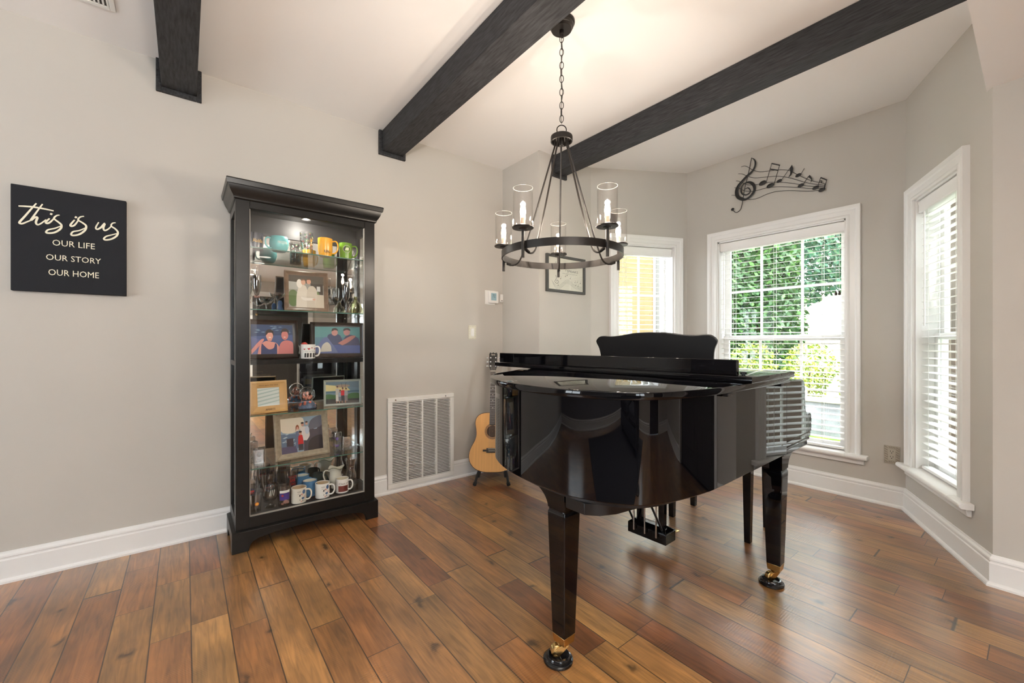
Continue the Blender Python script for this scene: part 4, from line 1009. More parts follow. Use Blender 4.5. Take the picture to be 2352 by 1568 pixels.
deco(b_, 'emblem', blk, em)
mb = MB(); n = 26; f2 = wrap(.0405, -.1, eps=.0010)
ro, ri = .0245, .0225
mb.loft([[f2(ro * math.cos(a), .066 + ro * math.sin(a)), f2(ri * math.cos(a), .066 + ri * math.sin(a))] for a in [2 * math.pi * i / n for i in range(n + 1)]], closed=False, caps=False)
mb.flat([(-.012, .060), (-.004, .075), (.010, .076), (.014, .066), (.006, .056)], f2)
mb.build('emblem_ring', C('emblem_cream', 214, 214, 180), b_)

# picture frames: front faces -Y before the yaw; origin at the bottom centre
def frame(label, x, y, z, w, h, b, fm, art, yaw=0, lean=9, group=None, d=.018, glass=True, easel=True, extra=None, outer=None):
    t = thing('photo_frame', label, 'photo frame', (x, y, z), yaw, R(-lean), group=group)
    def prof(d0): return [(0, 0), (0, -d), (b * .25, -d - .003), (b * .6, -d * .75), (b, -d * .55), (b, 0)]
    cor = [(-w / 2, 0), (w / 2, 0), (w / 2, h), (-w / 2, h)]; sg = [(1, 1), (-1, 1), (-1, -1), (1, -1)]
    rings = [[(cx + sx * a, yy, cz + sz * a) for a, yy in prof(0)] for (cx, cz), (sx, sz) in zip(cor, sg)]
    mb = MB(); mb.loft(rings + [rings[0]], caps=False); fr = mb.build('frame', fm, t, angle=25)
    iw, ih = w - 2 * b, h - 2 * b; y0 = -d * .5
    mats_ = []; mb = MB(); names = {}
    def F(k): return lambda u, v: (-iw / 2 + u * iw, y0 - k * .00012, b + v * ih)
    layer = [0]
    def put(col, poly):
        nm = 'photo_%d_%d_%d' % tuple(col)
        if nm not in names: names[nm] = len(mats_); mats_.append(C(nm, *col, .45))
        mb.mi = names[nm]; mb.flat(poly, F(layer[0])); layer[0] += 1
    art(put); mb.build('photo', mats_, t, smooth=False)
    if glass and False: mb = MB(); mb.box(-iw / 2, iw / 2, y0 - .006, y0 - .0052, b, b + ih); mb.build('glass', M_pane, t)
    mb = MB(); mb.box(-w / 2 + .006, w / 2 - .006, .0004, .004, .006, h - .006); mb.build('backing', M_cabdark, t)
    if easel:
        c_, s_ = math.cos(R(lean)), math.sin(R(lean)); zt = h * .72; drop = zt * c_; hy = zt * s_; run = .05
        mb = MB(); e_ = [(.0045, zt), (.0065, zt), (.0045 + run, .012), (.0025 + run, .010)]
        mb.prism([(yy, max(zz, .012 + (yy) * math.tan(R(lean)) * .0)) for yy, zz in e_], -.018, .018, 'x'); mb.build('easel_leg', M_cabdark, t)
    if extra: extra(t, fr)
    return t
def ell(cx, cy, rx, ry, n=18, a0=0.0): return [(cx + rx * math.cos(2 * math.pi * i / n), cy + ry * math.sin(2 * math.pi * i / n)) for i in range(n)]
SQ = [(0, 0), (1, 0), (1, 1), (0, 1)]
def clip(P): return [(min(1, max(0, x)), min(1, max(0, y))) for x, y in P]
def art_wedding(put):
    put((150, 146, 138), SQ); put((92, 84, 74), [(0, .80), (1, .72), (1, 1), (0, 1)]); put((178, 176, 168), [(0, .55), (.3, .55), (.3, .78), (0, .80)])
    put((70, 62, 54), [(.62, .42), (.98, .42), (.98, .76), (.62, .76)]); put((196, 194, 190), [(.80, .52), (.90, .52), (.90, .68), (.80, .68)])
    put((96, 116, 70), clip(ell(.12, .28, .16, .26))); put((104, 126, 78), ell(.80, .40, .07, .12)); put((190, 178, 160), [(.60, 0), (1, 0), (1, .40), (.66, .44)])
    put((210, 200, 186), spline([(.20, 0), (.22, .40), (.30, .66), (.44, .70), (.52, .55), (.56, 0)], 3)); put((196, 184, 168), spline([(.50, 0), (.50, .40), (.56, .64), (.70, .68), (.80, .52), (.78, .24), (.72, 0)], 3))
    put((224, 216, 206), ell(.30, .74, .08, .14)); put((206, 160, 136), ell(.41, .79, .065, .085)); put((140, 100, 70), clip([(.34, .82), (.37, .88), (.44, .89), (.47, .84), (.42, .85)]))
    put((204, 152, 128), ell(.57, .82, .062, .085)); put((110, 78, 54), [(.50, .86), (.53, .91), (.61, .92), (.64, .84), (.60, .88), (.53, .87)]); put((222, 214, 204), spline([(.34, .34), (.46, .30), (.70, .30), (.72, .24), (.44, .22), (.34, .28)], 3)); put((210, 160, 140), ell(.71, .26, .045, .03))
def art_sea1(put):
    put((74, 92, 140), SQ); put((52, 70, 108), [(0, .60), (1, .66), (1, 1), (0, 1)])
    for i in range(16): x = random.random() * .9; y = .66 + random.random() * .3; put((120, 150, 176), [(x, y), (x + .07, y + .015), (x + .12, y), (x + .06, y - .012)])
    put((92, 100, 150), [(0, 0), (.22, 0), (.35, .42), (0, .58)])
    put((214, 140, 132), clip(spline([(0, .14), (.12, .34), (.24, .50), (.30, .48), (.14, .20), (0, 0)], 3)))
    put((216, 146, 134), spline([(.14, 0), (.20, .30), (.34, .44), (.42, .42), (.58, .38), (.66, .22), (.68, 0)], 3)); put((54, 60, 104), spline([(.22, 0), (.24, .34), (.30, .28), (.40, .16), (.52, .20), (.56, .36), (.60, .30), (.60, 0)], 3))
    put((204, 120, 118), spline([(.62, 0), (.68, .34), (.80, .46), (.94, .44), (1, .34), (1, 0)], 3)); put((206, 136, 124), ell(.43, .52, .06, .10)); put((220, 156, 140), ell(.43, .62, .085, .15)); put((56, 44, 44), spline([(.34, .62), (.35, .78), (.43, .84), (.52, .78), (.52, .62), (.49, .72), (.40, .72)], 3))
    put((208, 128, 122), ell(.80, .64, .085, .16)); put((52, 40, 42), spline([(.71, .70), (.73, .84), (.82, .88), (.90, .80), (.89, .68), (.86, .76), (.75, .76)], 3))
    put((240, 226, 214), ell(.435, .565, .03, .016)); put((236, 214, 204), ell(.795, .575, .028, .014))
def art_sea2(put):
    put((74, 120, 138), SQ); put((84, 140, 142), [(0, .6), (1, .6), (1, 1), (0, 1)]); put((60, 78, 140), [(0, 0), (1, 0), (1, .34), (.5, .42), (0, .30)])
    put((52, 60, 100), spline([(.26, .34), (.28, .68), (.42, .74), (.56, .66), (.62, .30)], 3)); put((58, 56, 92), spline([(.60, .30), (.66, .62), (.80, .70), (.96, .56), (1, .30)], 3)); put((196, 140, 132), ell(.43, .78, .07, .12)); put((180, 124, 122), ell(.70, .80, .075, .13)); put((50, 44, 46), spline([(.36, .82), (.38, .93), (.46, .95), (.51, .86), (.43, .88)], 3)); put((48, 40, 44), spline([(.62, .84), (.64, .94), (.74, .96), (.79, .86), (.70, .89)], 3))
    put((92, 104, 150), spline([(.02, .02), (.10, .40), (.24, .62), (.34, .44), (.44, .20), (.50, .02)], 3)); put((196, 190, 176), spline([(.12, .06), (.16, .30), (.26, .42), (.34, .30), (.36, .08)], 3)); put((176, 112, 104), spline([(.50, .38), (.62, .50), (.80, .66), (.90, .64), (.74, .42), (.60, .30)], 3))
def art_sunset(put):
    put((96, 120, 132), SQ); put((202, 186, 128), [(0, .55), (.75, .55), (.6, .80), (0, .88)]); put((92, 112, 124), [(.1, .86), (1, .70), (1, 1), (0, 1), (0, .9)]); put((150, 128, 110), clip(ell(.50, .80, .22, .07))); put((64, 96, 112), [(0, .50), (1, .50), (1, .58), (0, .58)])
    put((52, 92, 36), clip(spline([(0, .20), (0, .42), (.12, .44), (.25, .40), (.45, .44), (.60, .40), (.80, .46), (1, .42), (1, .18)], 3))); put((36, 34, 26), [(0, 0), (1, 0), (1, .20), (0, .22)]); put((70, 62, 58), [(.5, 0), (1, .0), (1, .10), (.5, .12)])
    for x, h, c1, c2 in ((.34, .80, (176, 170, 160), (196, 190, 180)), (.42, .62, (140, 150, 158), (96, 100, 108)), (.50, .72, (196, 28, 34), (30, 28, 32)), (.60, .70, (150, 150, 150), (120, 110, 110))):
        put(c2, [(x - .045, .10), (x + .045, .10), (x + .05, h * .55), (x - .05, h * .55)]); put(c1, [(x - .055, h * .50), (x + .055, h * .50), (x + .05, h - .12), (x - .05, h - .12)]); put((170, 120, 96), ell(x, h - .05, .026, .055)); put((52, 40, 34), ell(x, h - .02, .026, .034)); put((168, 118, 92), [(x - .03, .02), (x - .008, .02), (x - .008, .12), (x - .035, .12)])
    put((30, 26, 24), [(.455, .95), (.465, .95), (.49, .72), (.48, .72)]); put((30, 26, 24), [(.60, .95), (.61, .95), (.57, .70), (.56, .70)])
def art_rocks(put):
    put((140, 162, 182), SQ); put((226, 214, 196), clip(ell(.22, .86, .34, .30))); put((92, 116, 144), [(0, .10), (.5, .2), (.5, .52), (0, .56)])
    for i in range(14): x = random.random() * .42; y = .22 + random.random() * .34; put((176, 196, 208), [(x, y), (x + .06, y + .02), (x + .09, y), (x + .04, y - .016)])
    put((70, 66, 76), clip(spline([(.52, .0), (.56, .52), (.70, .64), (.86, .60), (1, .80), (1, 0)], 3))); put((96, 100, 116), clip(spline([(.64, .60), (.70, .84), (.84, .96), (1, .98), (1, .70), (.8, .62)], 3))); put((44, 38, 44), clip(spline([(.62, .0), (.66, .28), (.84, .40), (1, .38), (1, 0)], 3))); put((64, 58, 70), [(.12, .20), (.28, .18), (.28, .42), (.12, .42)]); put((84, 80, 110), [(0, 0), (.36, 0), (.36, .18), (0, .2)])
    put((214, 208, 206), spline([(.42, .34), (.46, .66), (.54, .72), (.64, .66), (.68, .44), (.60, .30)], 3)); put((188, 198, 214), ell(.62, .60, .055, .12)); put((204, 154, 136), ell(.515, .78, .035, .055)); put((206, 160, 142), ell(.615, .80, .032, .05)); put((52, 40, 38), ell(.51, .825, .036, .028)); put((60, 46, 40), ell(.615, .84, .032, .022))
    put((96, 110, 140), spline([(.33, .10), (.34, .56), (.42, .56), (.44, .14)], 3)); put((210, 160, 144), ell(.385, .70, .034, .055)); put((150, 84, 50), spline([(.345, .60), (.35, .74), (.39, .79), (.425, .74), (.425, .62), (.405, .72), (.37, .72)], 3))
    put((196, 30, 36), spline([(.385, .20), (.40, .44), (.44, .48), (.50, .46), (.52, .20)], 3)); put((70, 70, 80), [(.39, .04), (.51, .04), (.51, .22), (.39, .22)]); put((204, 150, 128), ell(.45, .54, .036, .055)); put((56, 40, 34), ell(.45, .575, .038, .03))
fm_pew = C('frame_pewter_wood', 120, 98, 80, .35, noise=.25, nscale=30); fm_brn = C('frame_dark_walnut', 48, 36, 30, .3, noise=.3, nscale=30); fm_drift = C('frame_driftwood', 150, 138, 118, .5, noise=.2, nscale=50); fm_maple = C('frame_maple', 206, 164, 104, .4, noise=.06, nscale=20)
frame('bronze-brown framed wedding photo of a couple embracing, second shelf from the top', .606, 2.865, SH[2], .252, .262, .026, fm_pew, art_wedding, yaw=R(-6), lean=12)
frame('dark walnut framed photo of a couple in the sea, left on the middle shelf', .420, 2.885, MS, .285, .240, .030, fm_brn, art_sea1, yaw=R(3), lean=8)
frame('dark walnut framed photo of a couple in blue-green water, right on the middle shelf', .802, 2.895, MS, .335, .235, .028, fm_brn, art_sea2, yaw=R(-12), lean=9)
def maple_text(t, fr):
    mb = MB(); f = lambda x, z: (x, -.0215, z); ink = C('engraving', 78, 48, 26)
    mb.text('Once upon Our time', -.052, .050, .158, .168, f); mb.text('AMARTS', -.022, .030, .014, .025, f); mb.build('lettering', ink, fr)
def art_mirror(put):
    put((214, 222, 218), SQ)
    for i in range(5): y = .02 + i * .2; put((176, 196, 192), clip([(0, y), (1, y + .22), (1, y + .28), (0, y + .08)]))
t4 = frame('light maple wooden frame with engraved lettering, left end of the fourth shelf down', .395, 2.855, SH[4], .200, .190, .041, fm_maple, art_mirror, yaw=R(8), lean=8, d=.018, extra=maple_text)
def art_group(put): art_sunset(put)
frame('glass-edged frame with a sunset photo of a family by a hedge, right of the globe', .830, 2.885, SH[4], .235, .172, .014, C('frame_silver_glass', 170, 176, 168, .15), art_group, yaw=R(-10), lean=6, d=.012)
frame('weathered beige framed photo of a family by rocks, second shelf from the bottom', .588, 2.885, SH[5], .318, .288, .037, fm_drift, art_rocks, yaw=R(6), lean=10)

# shelf 2 glassware
fl_p = [(.0005, 0), (.030, 0), (.030, .0015), (.006, .005), (.0035, .012), (.0035, .070), (.010, .085), (.020, .120), (.024, .165), (.0225, .205), (.0215, .205), (.023, .165), (.019, .121), (.009, .087), (.0005, .080)]
for x, y, lb in ((.300, 2.965, 'champagne flute with a tied bow at the left end of the second shelf, rear one'), (.334, 2.865, 'champagne flute with a tied bow at the left end of the second shelf, front one')):
    t = thing('champagne_flute', lb, 'glass', (x, y, SH[2]), group='flutes on the second shelf')
    mb = MB(); mb.lathe(fl_p, seg=24); mb.build('bowl_and_stem', M_gware, t, angle=60)
    mb = MB(); mb.tube([(.0045 * math.cos(a), .0045 * math.sin(a), .075) for a in [i * .7 for i in range(9)]], .0016, 5, closed=True)
    for s in (-1, 1): mb.tube(spline([(0, -.005, .075), (s * .010, -.009, .083), (s * .013, -.008, .075), (s * .004, -.006, .073)], 4), .0018, 5)
    mb.build('ribbon', C('ribbon_rose', 176, 128, 118), t)
    mb = MB()
    for k in range(5): mb.tube([(random.uniform(-.004, .004), random.uniform(-.004, .004), .10), (random.uniform(-.02, .02), random.uniform(-.012, .012), .255 + random.uniform(-.02, .02))], .0012, 5)
    mb.build('glass_sticks', M_gware, t)
cp_p = [(.0005, 0), (.026, 0), (.026, .0015), (.005, .005), (.0032, .012), (.0032, .045), (.012, .052), (.030, .062), (.038, .078), (.037, .078), (.029, .064), (.010, .054), (.0005, .051)]
goblet('coupe_glass', 'small stemmed coupe glass left of the wedding photo', .388, 2.905, SH[2], cp_p, group='coupes on the second shelf')
mb_p = [(r * 1.15, z * 1.35) for r, z in cp_p]
goblet('coupe_glass', 'larger stemmed coupe glass nearest the left edge of the wedding photo', .440, 2.850, SH[2], mb_p, group='coupes on the second shelf')
goblet('coupe_glass', 'stemmed coupe glass just right of the wedding photo', .795, 2.905, SH[2], mb_p, group='coupes on the second shelf')
for x, y, lb in ((.842, 2.845, 'clear champagne flute on the right of the second shelf, front one'), (.868, 2.945, 'clear champagne flute on the right of the second shelf, rear one')):
    goblet('champagne_flute', lb, x, y, SH[2], fl_p, group='flutes on the second shelf')
t = thing('glass_figurine', 'small blue glass figurine beside the wedding photo', 'figurine', (.470, 2.950, SH[2])); mb = MB(); mb.lathe([(.0005, 0), (.022, 0), (.020, .012), (.012, .035), (.015, .055), (.008, .070), (.0005, .072)], seg=18); mb.build('body', C('blue_glass', 70, 92, 128, .1), t)
t = thing('round_bottle', 'round amber-green glass vase at the right end of the second shelf', 'vase', (.912, 2.880, SH[2]))
mb = MB(); mb.lathe([(.0005, 0), (.026, 0), (.038, .016), (.042, .042), (.036, .068), (.016, .086), (.010, .100), (.011, .118), (.009, .118), (.008, .100), (.0005, .09)], seg=28); mb.build('body', glassmat('amber_glass', (.80, .80, .55), .12, .7, 2.2), t, angle=60)
mb = MB(); mb.tube([(.0105 * math.cos(a), .0105 * math.sin(a), .100) for a in [i * math.pi / 6 for i in range(12)]], .002, 5, closed=True); mb.build('neck_ring', M_brass, t)
# middle shelf mug
t, b_ = mug('small white mug with red hearts standing between the two dark framed photos', .604, 2.822, MS, .0425, .088, M_white, RT - .3, base_r=.041)
f = wrap(.0425)
def hearts(mb):
    for x, z, s in ((-.005, .062, .008), (.013, .068, .005), (.034, .062, .006), (-.03, .06, .006)):
        mb.flat([(x, z - s), (x + s, z + s * .1), (x + s * .6, z + s * .8), (x, z + s * .3), (x - s * .6, z + s * .8), (x - s, z + s * .1)], f)
deco(b_, 'hearts', red, hearts)
def bars(mb):
    for x in (-.030, -.016, .0, .018, .032):
        mb.flat([(x, .010), (x + .010, .010), (x + .011, .036), (x + .001, .036)], f)
    mb.text('i love my family', -.032, .036, .043, .050, f)
deco(b_, 'print', blk, bars)
mb = MB(); 
for k in range(9): mb.ball((random.uniform(-.03, .0), random.uniform(-.02, .02), .088 + random.uniform(0, .008)), .007)
mb.build('sweets', C('sweet_red', 196, 60, 50, .4), t)
# snow globe
t = thing('snow_globe', 'snow globe with tiny figures on a blue and coral base', 'snow globe', (.617, 2.905, SH[4]))
mb = MB(); mb.ball((0, 0, .088), .048, seg=28, rings=18); mb.build('globe', M_gware, t, angle=80)
mb = MB(); mb.lathe([(.0005, 0), (.050, 0), (.054, .006), (.050, .020), (.040, .034), (.030, .045), (.0005, .047)], seg=24, sy=.85); mb.build('base', C('globe_base', 74, 94, 120, .4, noise=.4, nscale=90), t)
mb = MB()
for k in range(16):
    a = k * .7; mb.ball((.044 * math.cos(a), .038 * math.sin(a), .012 + (k % 4) * .010), .0085)
mb.build('shells', C('coral', 178, 96, 78, .4, noise=.3, nscale=60), t)
mb = MB()
for k in range(9): mb.ball((random.uniform(-.022, .022), random.uniform(-.018, .018), .058 + random.uniform(0, .04)), .009, 1, 1, 1.3)
mb.build('figures', C('globe_figures', 206, 132, 112, .4, noise=.4, nscale=80), t)
# crystal blocks
def block(label, x, y, w, h, yaw, extra=None):
    t = thing('crystal_block', label, 'award', (x, y, SH[5]), yaw, group='crystal blocks on the second shelf from the bottom')
    mb = MB(); mb.box(-w / 2, w / 2, -w * .4, w * .4, 0, h); mb.build('block', M_crystal, t, bevel=.004)
    if extra:
        mb = MB(); mb.ball((0, 0, h * .62), w * .22, 1, .5, 1); mb.box(-w * .25, w * .25, -.002, .002, h * .2, h * .3); mb.build('etched_core', extra, t)
    return t
block('larger crystal block at the left end of the second shelf from the bottom', .318, 2.935, .052, .130, .3)
block('smaller crystal block in front, left end of the second shelf from the bottom', .345, 2.860, .052, .095, -.2, C('etch_grey', 130, 134, 134))
block('tall clear crystal block right of the beige framed photo', .805, 2.925, .046, .125, .2, C('etch_violet', 118, 84, 180))
block('short crystal block with a dark round etching, rightmost on its shelf', .862, 2.900, .052, .092, -.15, C('etch_dark', 66, 62, 58))

# deck glassware and mugs
def printed_glass(label, x, y, P, decos, name='drinking_glass', m=None):
    t = thing(name, label, 'glass', (x, y, DK), group='glasses and mugs on the cabinet floor')
    mb = MB(); mb.lathe(P, seg=28); g = mb.build('glass', m or M_gware, t, angle=60)
    for nm, mm, fn in decos:
        mb = MB(); fn(mb); mb.build(nm, mm, t)
    return t
orange = C('print_orange', 226, 130, 30)
f = wrap(.0285); printed_glass('small straight glass with an orange badge at the front left of the cabinet floor', .325, 2.822, cup(.026, .029, .098), [('badge', orange, lambda mb: disc(mb, f, .002, .048, .010, 16)), ('badge_centre', C('badge_yellow', 240, 200, 60), lambda mb: disc(mb, wrap(.0285, eps=.0012), .002, .048, .004, 12))])
pil = [(.0005, 0), (.028, 0), (.030, .006), (.028, .020), (.033, .060), (.040, .110), (.041, .150), (.038, .172), (.0365, .172), (.039, .150), (.0385, .110), (.031, .060), (.026, .024), (.0005, .020)]
def uj(f, col2=True):
    return [('badge_red', red, lambda mb: (mb.flat([(-.020, .088), (.020, .094), (.020, .104), (-.020, .098)], f), mb.flat([(-.016, .080), (.018, .085), (.018, .089), (-.016, .084)], f))), ('badge_blue', C('print_blue', 40, 48, 110), lambda mb: mb.loft([[f(.024 * math.cos(a), .092 + .024 * math.sin(a)), f(.021 * math.cos(a), .092 + .021 * math.sin(a))] for a in [2 * math.pi * i / 24 for i in range(25)]], closed=False, caps=False))]
fr2 = wrap(lambda h: .037 + (h - .06) * .12, eps=.0014)
printed_glass('tall beer glass with a red and blue badge, back left corner of the cabinet floor', .305, 2.925, pil, uj(fr2), 'beer_glass')
printed_glass('tall beer glass with a red and blue badge behind the stemmed tasting glass', .410, 2.955, pil, uj(fr2), 'beer_glass')
snf = [(.0005, 0), (.030, 0), (.031, .003), (.014, .012), (.010, .022), (.012, .032), (.030, .044), (.040, .062), (.041, .080), (.036, .112), (.031, .138), (.0298, .138), (.0348, .112), (.0395, .080), (.0385, .063), (.029, .047), (.0005, .038)]
printed_glass('stemmed tasting glass at the front of the cabinet floor', .402, 2.845, snf, [('etching', C('frost', 190, 190, 184), lambda mb: [mb.flat([(x, .075), (x + .004, .075), (x + .010, .108), (x + .006, .108)], wrap(.0395, eps=.001)) for x in (-.012, -.002, .008)])], 'snifter_glass')
fp_ = wrap(lambda h: .030 + h * .05, eps=.0016)
printed_glass('pint glass with a purple and white print beside the cream mug', .470, 2.825, cup(.029, .037, .120), [('print_purple', C('print_purple', 66, 48, 136), lambda mb: mb.loft([[fp_(x, .038), fp_(x, .080)] for x in [-.028 + .056 * i / 10 for i in range(11)]], closed=False, caps=False)), ('print_band', wht, lambda mb: mb.loft([[fp_(x, .081), fp_(x, .096)] for x in [-.028 + .056 * i / 10 for i in range(11)]], closed=False, caps=False)), ('print_lower', C('print_tan', 150, 110, 96), lambda mb: [disc(mb, wrap(lambda h: .030 + h * .05, eps=.0024), x, z, r) for x, z, r in ((.004, .028, .012), (.016, .022, .008), (-.012, .018, .007))]), ('print_dot', red, lambda mb: disc(mb, wrap(lambda h: .030 + h * .05, eps=.0024), -.012, .066, .006))], 'pint_glass')
fq = wrap(lambda h: .030 + h * .06, eps=.0014)
printed_glass('tall flared glass with dark red lettering behind the pint glass', .533, 2.948, cup(.028, .041, .172), [('lettering', red, lambda mb: (mb.text('ROCK', -.022, .026, .128, .142, fq), mb.text('BAR', -.014, .018, .102, .124, fq), mb.text('BBQ', -.016, .020, .078, .097, fq)))], 'pilsner_glass')
goblet('tumbler', 'plain clear tumbler between the tasting glass and the lettered glass', .474, 2.905, DK, cup(.026, .030, .095), group='glasses and mugs on the cabinet floor')
goblet('tumbler', 'low clear tumbler at the front right of the cabinet floor', .885, 2.835, DK, cup(.028, .030, .040), group='glasses and mugs on the cabinet floor')
hur = [(.0005, 0), (.032, 0), (.033, .003), (.016, .012), (.012, .022), (.026, .038), (.036, .060), (.035, .082), (.027, .110), (.026, .130), (.033, .165), (.039, .186), (.0378, .186), (.0318, .165), (.0248, .130), (.0258, .110), (.0335, .082), (.0345, .060), (.025, .040), (.0005, .030)]
printed_glass('tall hurricane glass with dark lettering at the right of the cabinet floor', .893, 2.925, hur, [('lettering', C('print_maroon', 70, 30, 30), lambda mb: (mb.text('HARD', -.018, .018, .140, .152, wrap(.029, eps=.002)), mb.text('CAFE', -.018, .018, .118, .134, wrap(.028, eps=.002))))], 'hurricane_glass')
def scene_print(b_, r, yaw=.0):
    f = wrap(r, yaw)
    deco(b_, 'print_ink', blk, lambda mb: (mb.text('AGED', -.014, .006, .070, .077, f), [mb.flat([(x, z), (x + w, z + .003), (x + w * .7, z + h), (x + .001, z + h * .8)], f) for x, z, w, h in ((-.004, .044, .008, .014), (-.012, .060, .012, .003), (.004, .052, .006, .008), (.010, .030, .006, .006), (-.002, .020, .004, .010), (.014, .014, .006, .008))]))
    deco(b_, 'print_blue', C('print_balloon', 66, 104, 150), lambda mb: (disc(mb, f, .024, .070, .010, 14, .013), disc(mb, f, .018, .032, .009, 12, .007)))
    deco(b_, 'print_pink', C('print_skin', 214, 160, 150), lambda mb: (disc(mb, f, .012, .056, .006, 10), disc(mb, f, .028, .040, .005, 10), disc(mb, f, .008, .014, .005, 8)))
t, b_ = mug('cream mug with a small cartoon print, front row beside the pint glass', .551, 2.820, DK, .0425, .092, M_creamcer, RT - .35, inner=C('mug_inner_tan', 196, 172, 140, .3), base_r=.042, hs=1.15); scene_print(b_, .0425, -.05)
b_.parent['label'] = 'cream mug with a small coloured print, front row beside the pint glass'
t, b_ = mug('white mug with a small coloured print, in the middle of the front row', .687, 2.820, DK, .0425, .092, M_white, RT - .35, inner=C('mug_inner_tan', 196, 172, 140, .3), base_r=.042, hs=1.15); scene_print(b_, .0425, -.05)
bl = C('mug_blue', 76, 128, 170, .2)
mug('blue mug with a white inside, front one of the blue pair', .630, 2.902, DK, .0435, .098, bl, RT - .9, inner=C('mug_in_white', 226, 222, 208, .2), base_r=.042)
mug('blue mug with a white inside, rear one of the blue pair', .606, 3.004, DK, .0430, .110, bl, RT - .6, inner=C('mug_in_white', 226, 222, 208, .2), base_r=.042)
t, b_ = mug('white mug with a red-brown printed band reading Class of, right of the front row', .812, 2.838, DK, .0405, .090, M_white, RT - .35, inner=C('mug_inner_pale', 214, 204, 180, .2), base_r=.040)
f = wrap(.0405)
deco(b_, 'print_band', C('print_rust', 118, 50, 42), lambda mb: mb.loft([[f(x, .012), f(x, .050)] for x in [-.034 + .064 * i / 10 for i in range(11)]], closed=False, caps=False))
deco(b_, 'lettering', C('print_darkred', 96, 26, 26), lambda mb: mb.text('Class of', -.030, .030, .058, .070, f))
mug('dark teal mug half hidden behind the cream pitcher', .702, 3.002, DK, .033, .104, C('mug_darkteal', 50, 66, 66, .2), RT - .4)
t = thing('cream_pitcher', 'cream china pitcher with a wavy decorated rim behind the front mugs', 'pitcher', (.800, 2.945, DK), group='glasses and mugs on the cabinet floor')
mb = MB(); rings = []; n = 30
for r, z, wv in ((.026, 0, 0), (.030, .004, 0), (.028, .012, 0), (.040, .040, 0), (.042, .070, 0), (.036, .100, .001), (.038, .122, .004), (.046, .138, .008), (.044, .138, .008), (.034, .110, .002), (.0005, .104, 0)):
    rings.append([((r * (1 + .25 * max(0, math.cos(a)) ** 4 * (1 if z > .11 else 0))) * math.cos(a), r * .85 * math.sin(a), z + wv * math.cos(3 * a)) for a in [2 * math.pi * i / n for i in range(n)]])
mb.loft(rings); pb = mb.build('body', M_creamcer, t, angle=60)
mb = MB(); mb.tube([(.047 * math.cos(a) * (1 + .2 * max(0, math.cos(a)) ** 4), .0395 * math.sin(a), .136 + .008 * math.cos(3 * a)) for a in [2 * math.pi * i / 36 for i in range(36)]], .0016, 5, closed=True); mb.build('rim_trim', C('trim_green', 92, 98, 60), pb)
mb = MB(); mb.tube(spline([(-.036, 0, .118), (-.066, 0, .125), (-.076, 0, .095), (-.062, 0, .055), (-.038, 0, .040)], 5), .0045, 8); mb.build('handle', M_creamcer, t)
mb = MB(); disc(mb, wrap(.037, .1, eps=.003), 0, .055, .014); mb.build('badge', C('badge_maroon', 130, 26, 34), t)

# ------------------------------------------------------------------ outdoors
def leafcloud(mb, blobs, n, s0, s1, seed=1):
    rd = random.Random(seed)
    tot = sum(b[3] * b[4] * b[5] for b in blobs)
    for cx, cy, cz, rx, ry, rz in blobs:
        k = int(n * rx * ry * rz / tot)
        for _ in range(k):
            a = rd.uniform(0, 2 * math.pi); c = rd.uniform(-1, 1); q = rd.uniform(.72, 1.02); s_ = math.sqrt(1 - c * c)
            p = Vector((cx + rx * q * s_ * math.cos(a), cy + ry * q * s_ * math.sin(a), cz + rz * q * c))
            d = Vector((rd.uniform(-1, 1), rd.uniform(-1, 1), rd.uniform(-1, 1))).normalized(); e = d.orthogonal().normalized(); g = d.cross(e)
            s = rd.uniform(s0, s1)
            mb.mi = rd.choice((0, 0, 1)) if len(blobs) else 0
            mb.add([p - e * s, p - g * s * .45, p + e * s, p + g * s * .45], [(0, 1, 2, 3)])
def leafmat(name, c): return mat(name, c, .55)
gr = mat('garden_ground', (.50, .46, .38), .9, noise=.25, nscale=2.5)
grass = mat('lawn_grass', (.14, .30, .03), .9, noise=.5, nscale=7)
mb = MB(); mb.box(3.2, 60, -30, 40, -.40, -.32); mb.build('garden_ground', grass, kind='structure', smooth=False)
mb = MB(); mb.box(4.35, 7.4, -4, 4.2, -.32, -.26); mb.build('patio', mat('patio_concrete', (.62, .56, .50), .9, noise=.12, nscale=3), kind='structure', smooth=False)
# sunny slope behind the planting
mb = MB(); ys_ = [-20 + i * 2.5 for i in range(22)]; xs_ = [9.5, 11, 13, 16, 20, 26, 34]
zf = lambda x, y: -.35 + max(0, x - 10) * .20 + .15 * math.sin(y * .8 + x)
for i in range(len(xs_) - 1):
    for j in range(len(ys_) - 1):
        mb.add([(xs_[i], ys_[j], zf(xs_[i], ys_[j])), (xs_[i + 1], ys_[j], zf(xs_[i + 1], ys_[j])), (xs_[i + 1], ys_[j + 1], zf(xs_[i + 1], ys_[j + 1])), (xs_[i], ys_[j + 1], zf(xs_[i], ys_[j + 1]))], [(0, 1, 2, 3)])
mb.build('hillside', mat('pale_slope', (.30, .29, .15), .95, noise=.25, nscale=1.2), kind='structure')
# low stone retaining wall
t = thing('retaining_wall', 'low pale stone retaining wall beyond the patio, seen through the blind', 'garden wall', (8.0, 2.5, -.32))
mb = MB(); mb.box(7.9, 8.15, -2.0, 8.5, -.32, .22); mb.build('stones', mat('garden_stone', (.20, .21, .23), .9, noise=.3, nscale=5), t, world=True, bevel=.02)
mb = MB(); mb.box(7.86, 8.19, -2.0, 8.5, .2205, .27); mb.build('coping', mat('garden_coping', (.62, .56, .50), .9), t, world=True, bevel=.01)
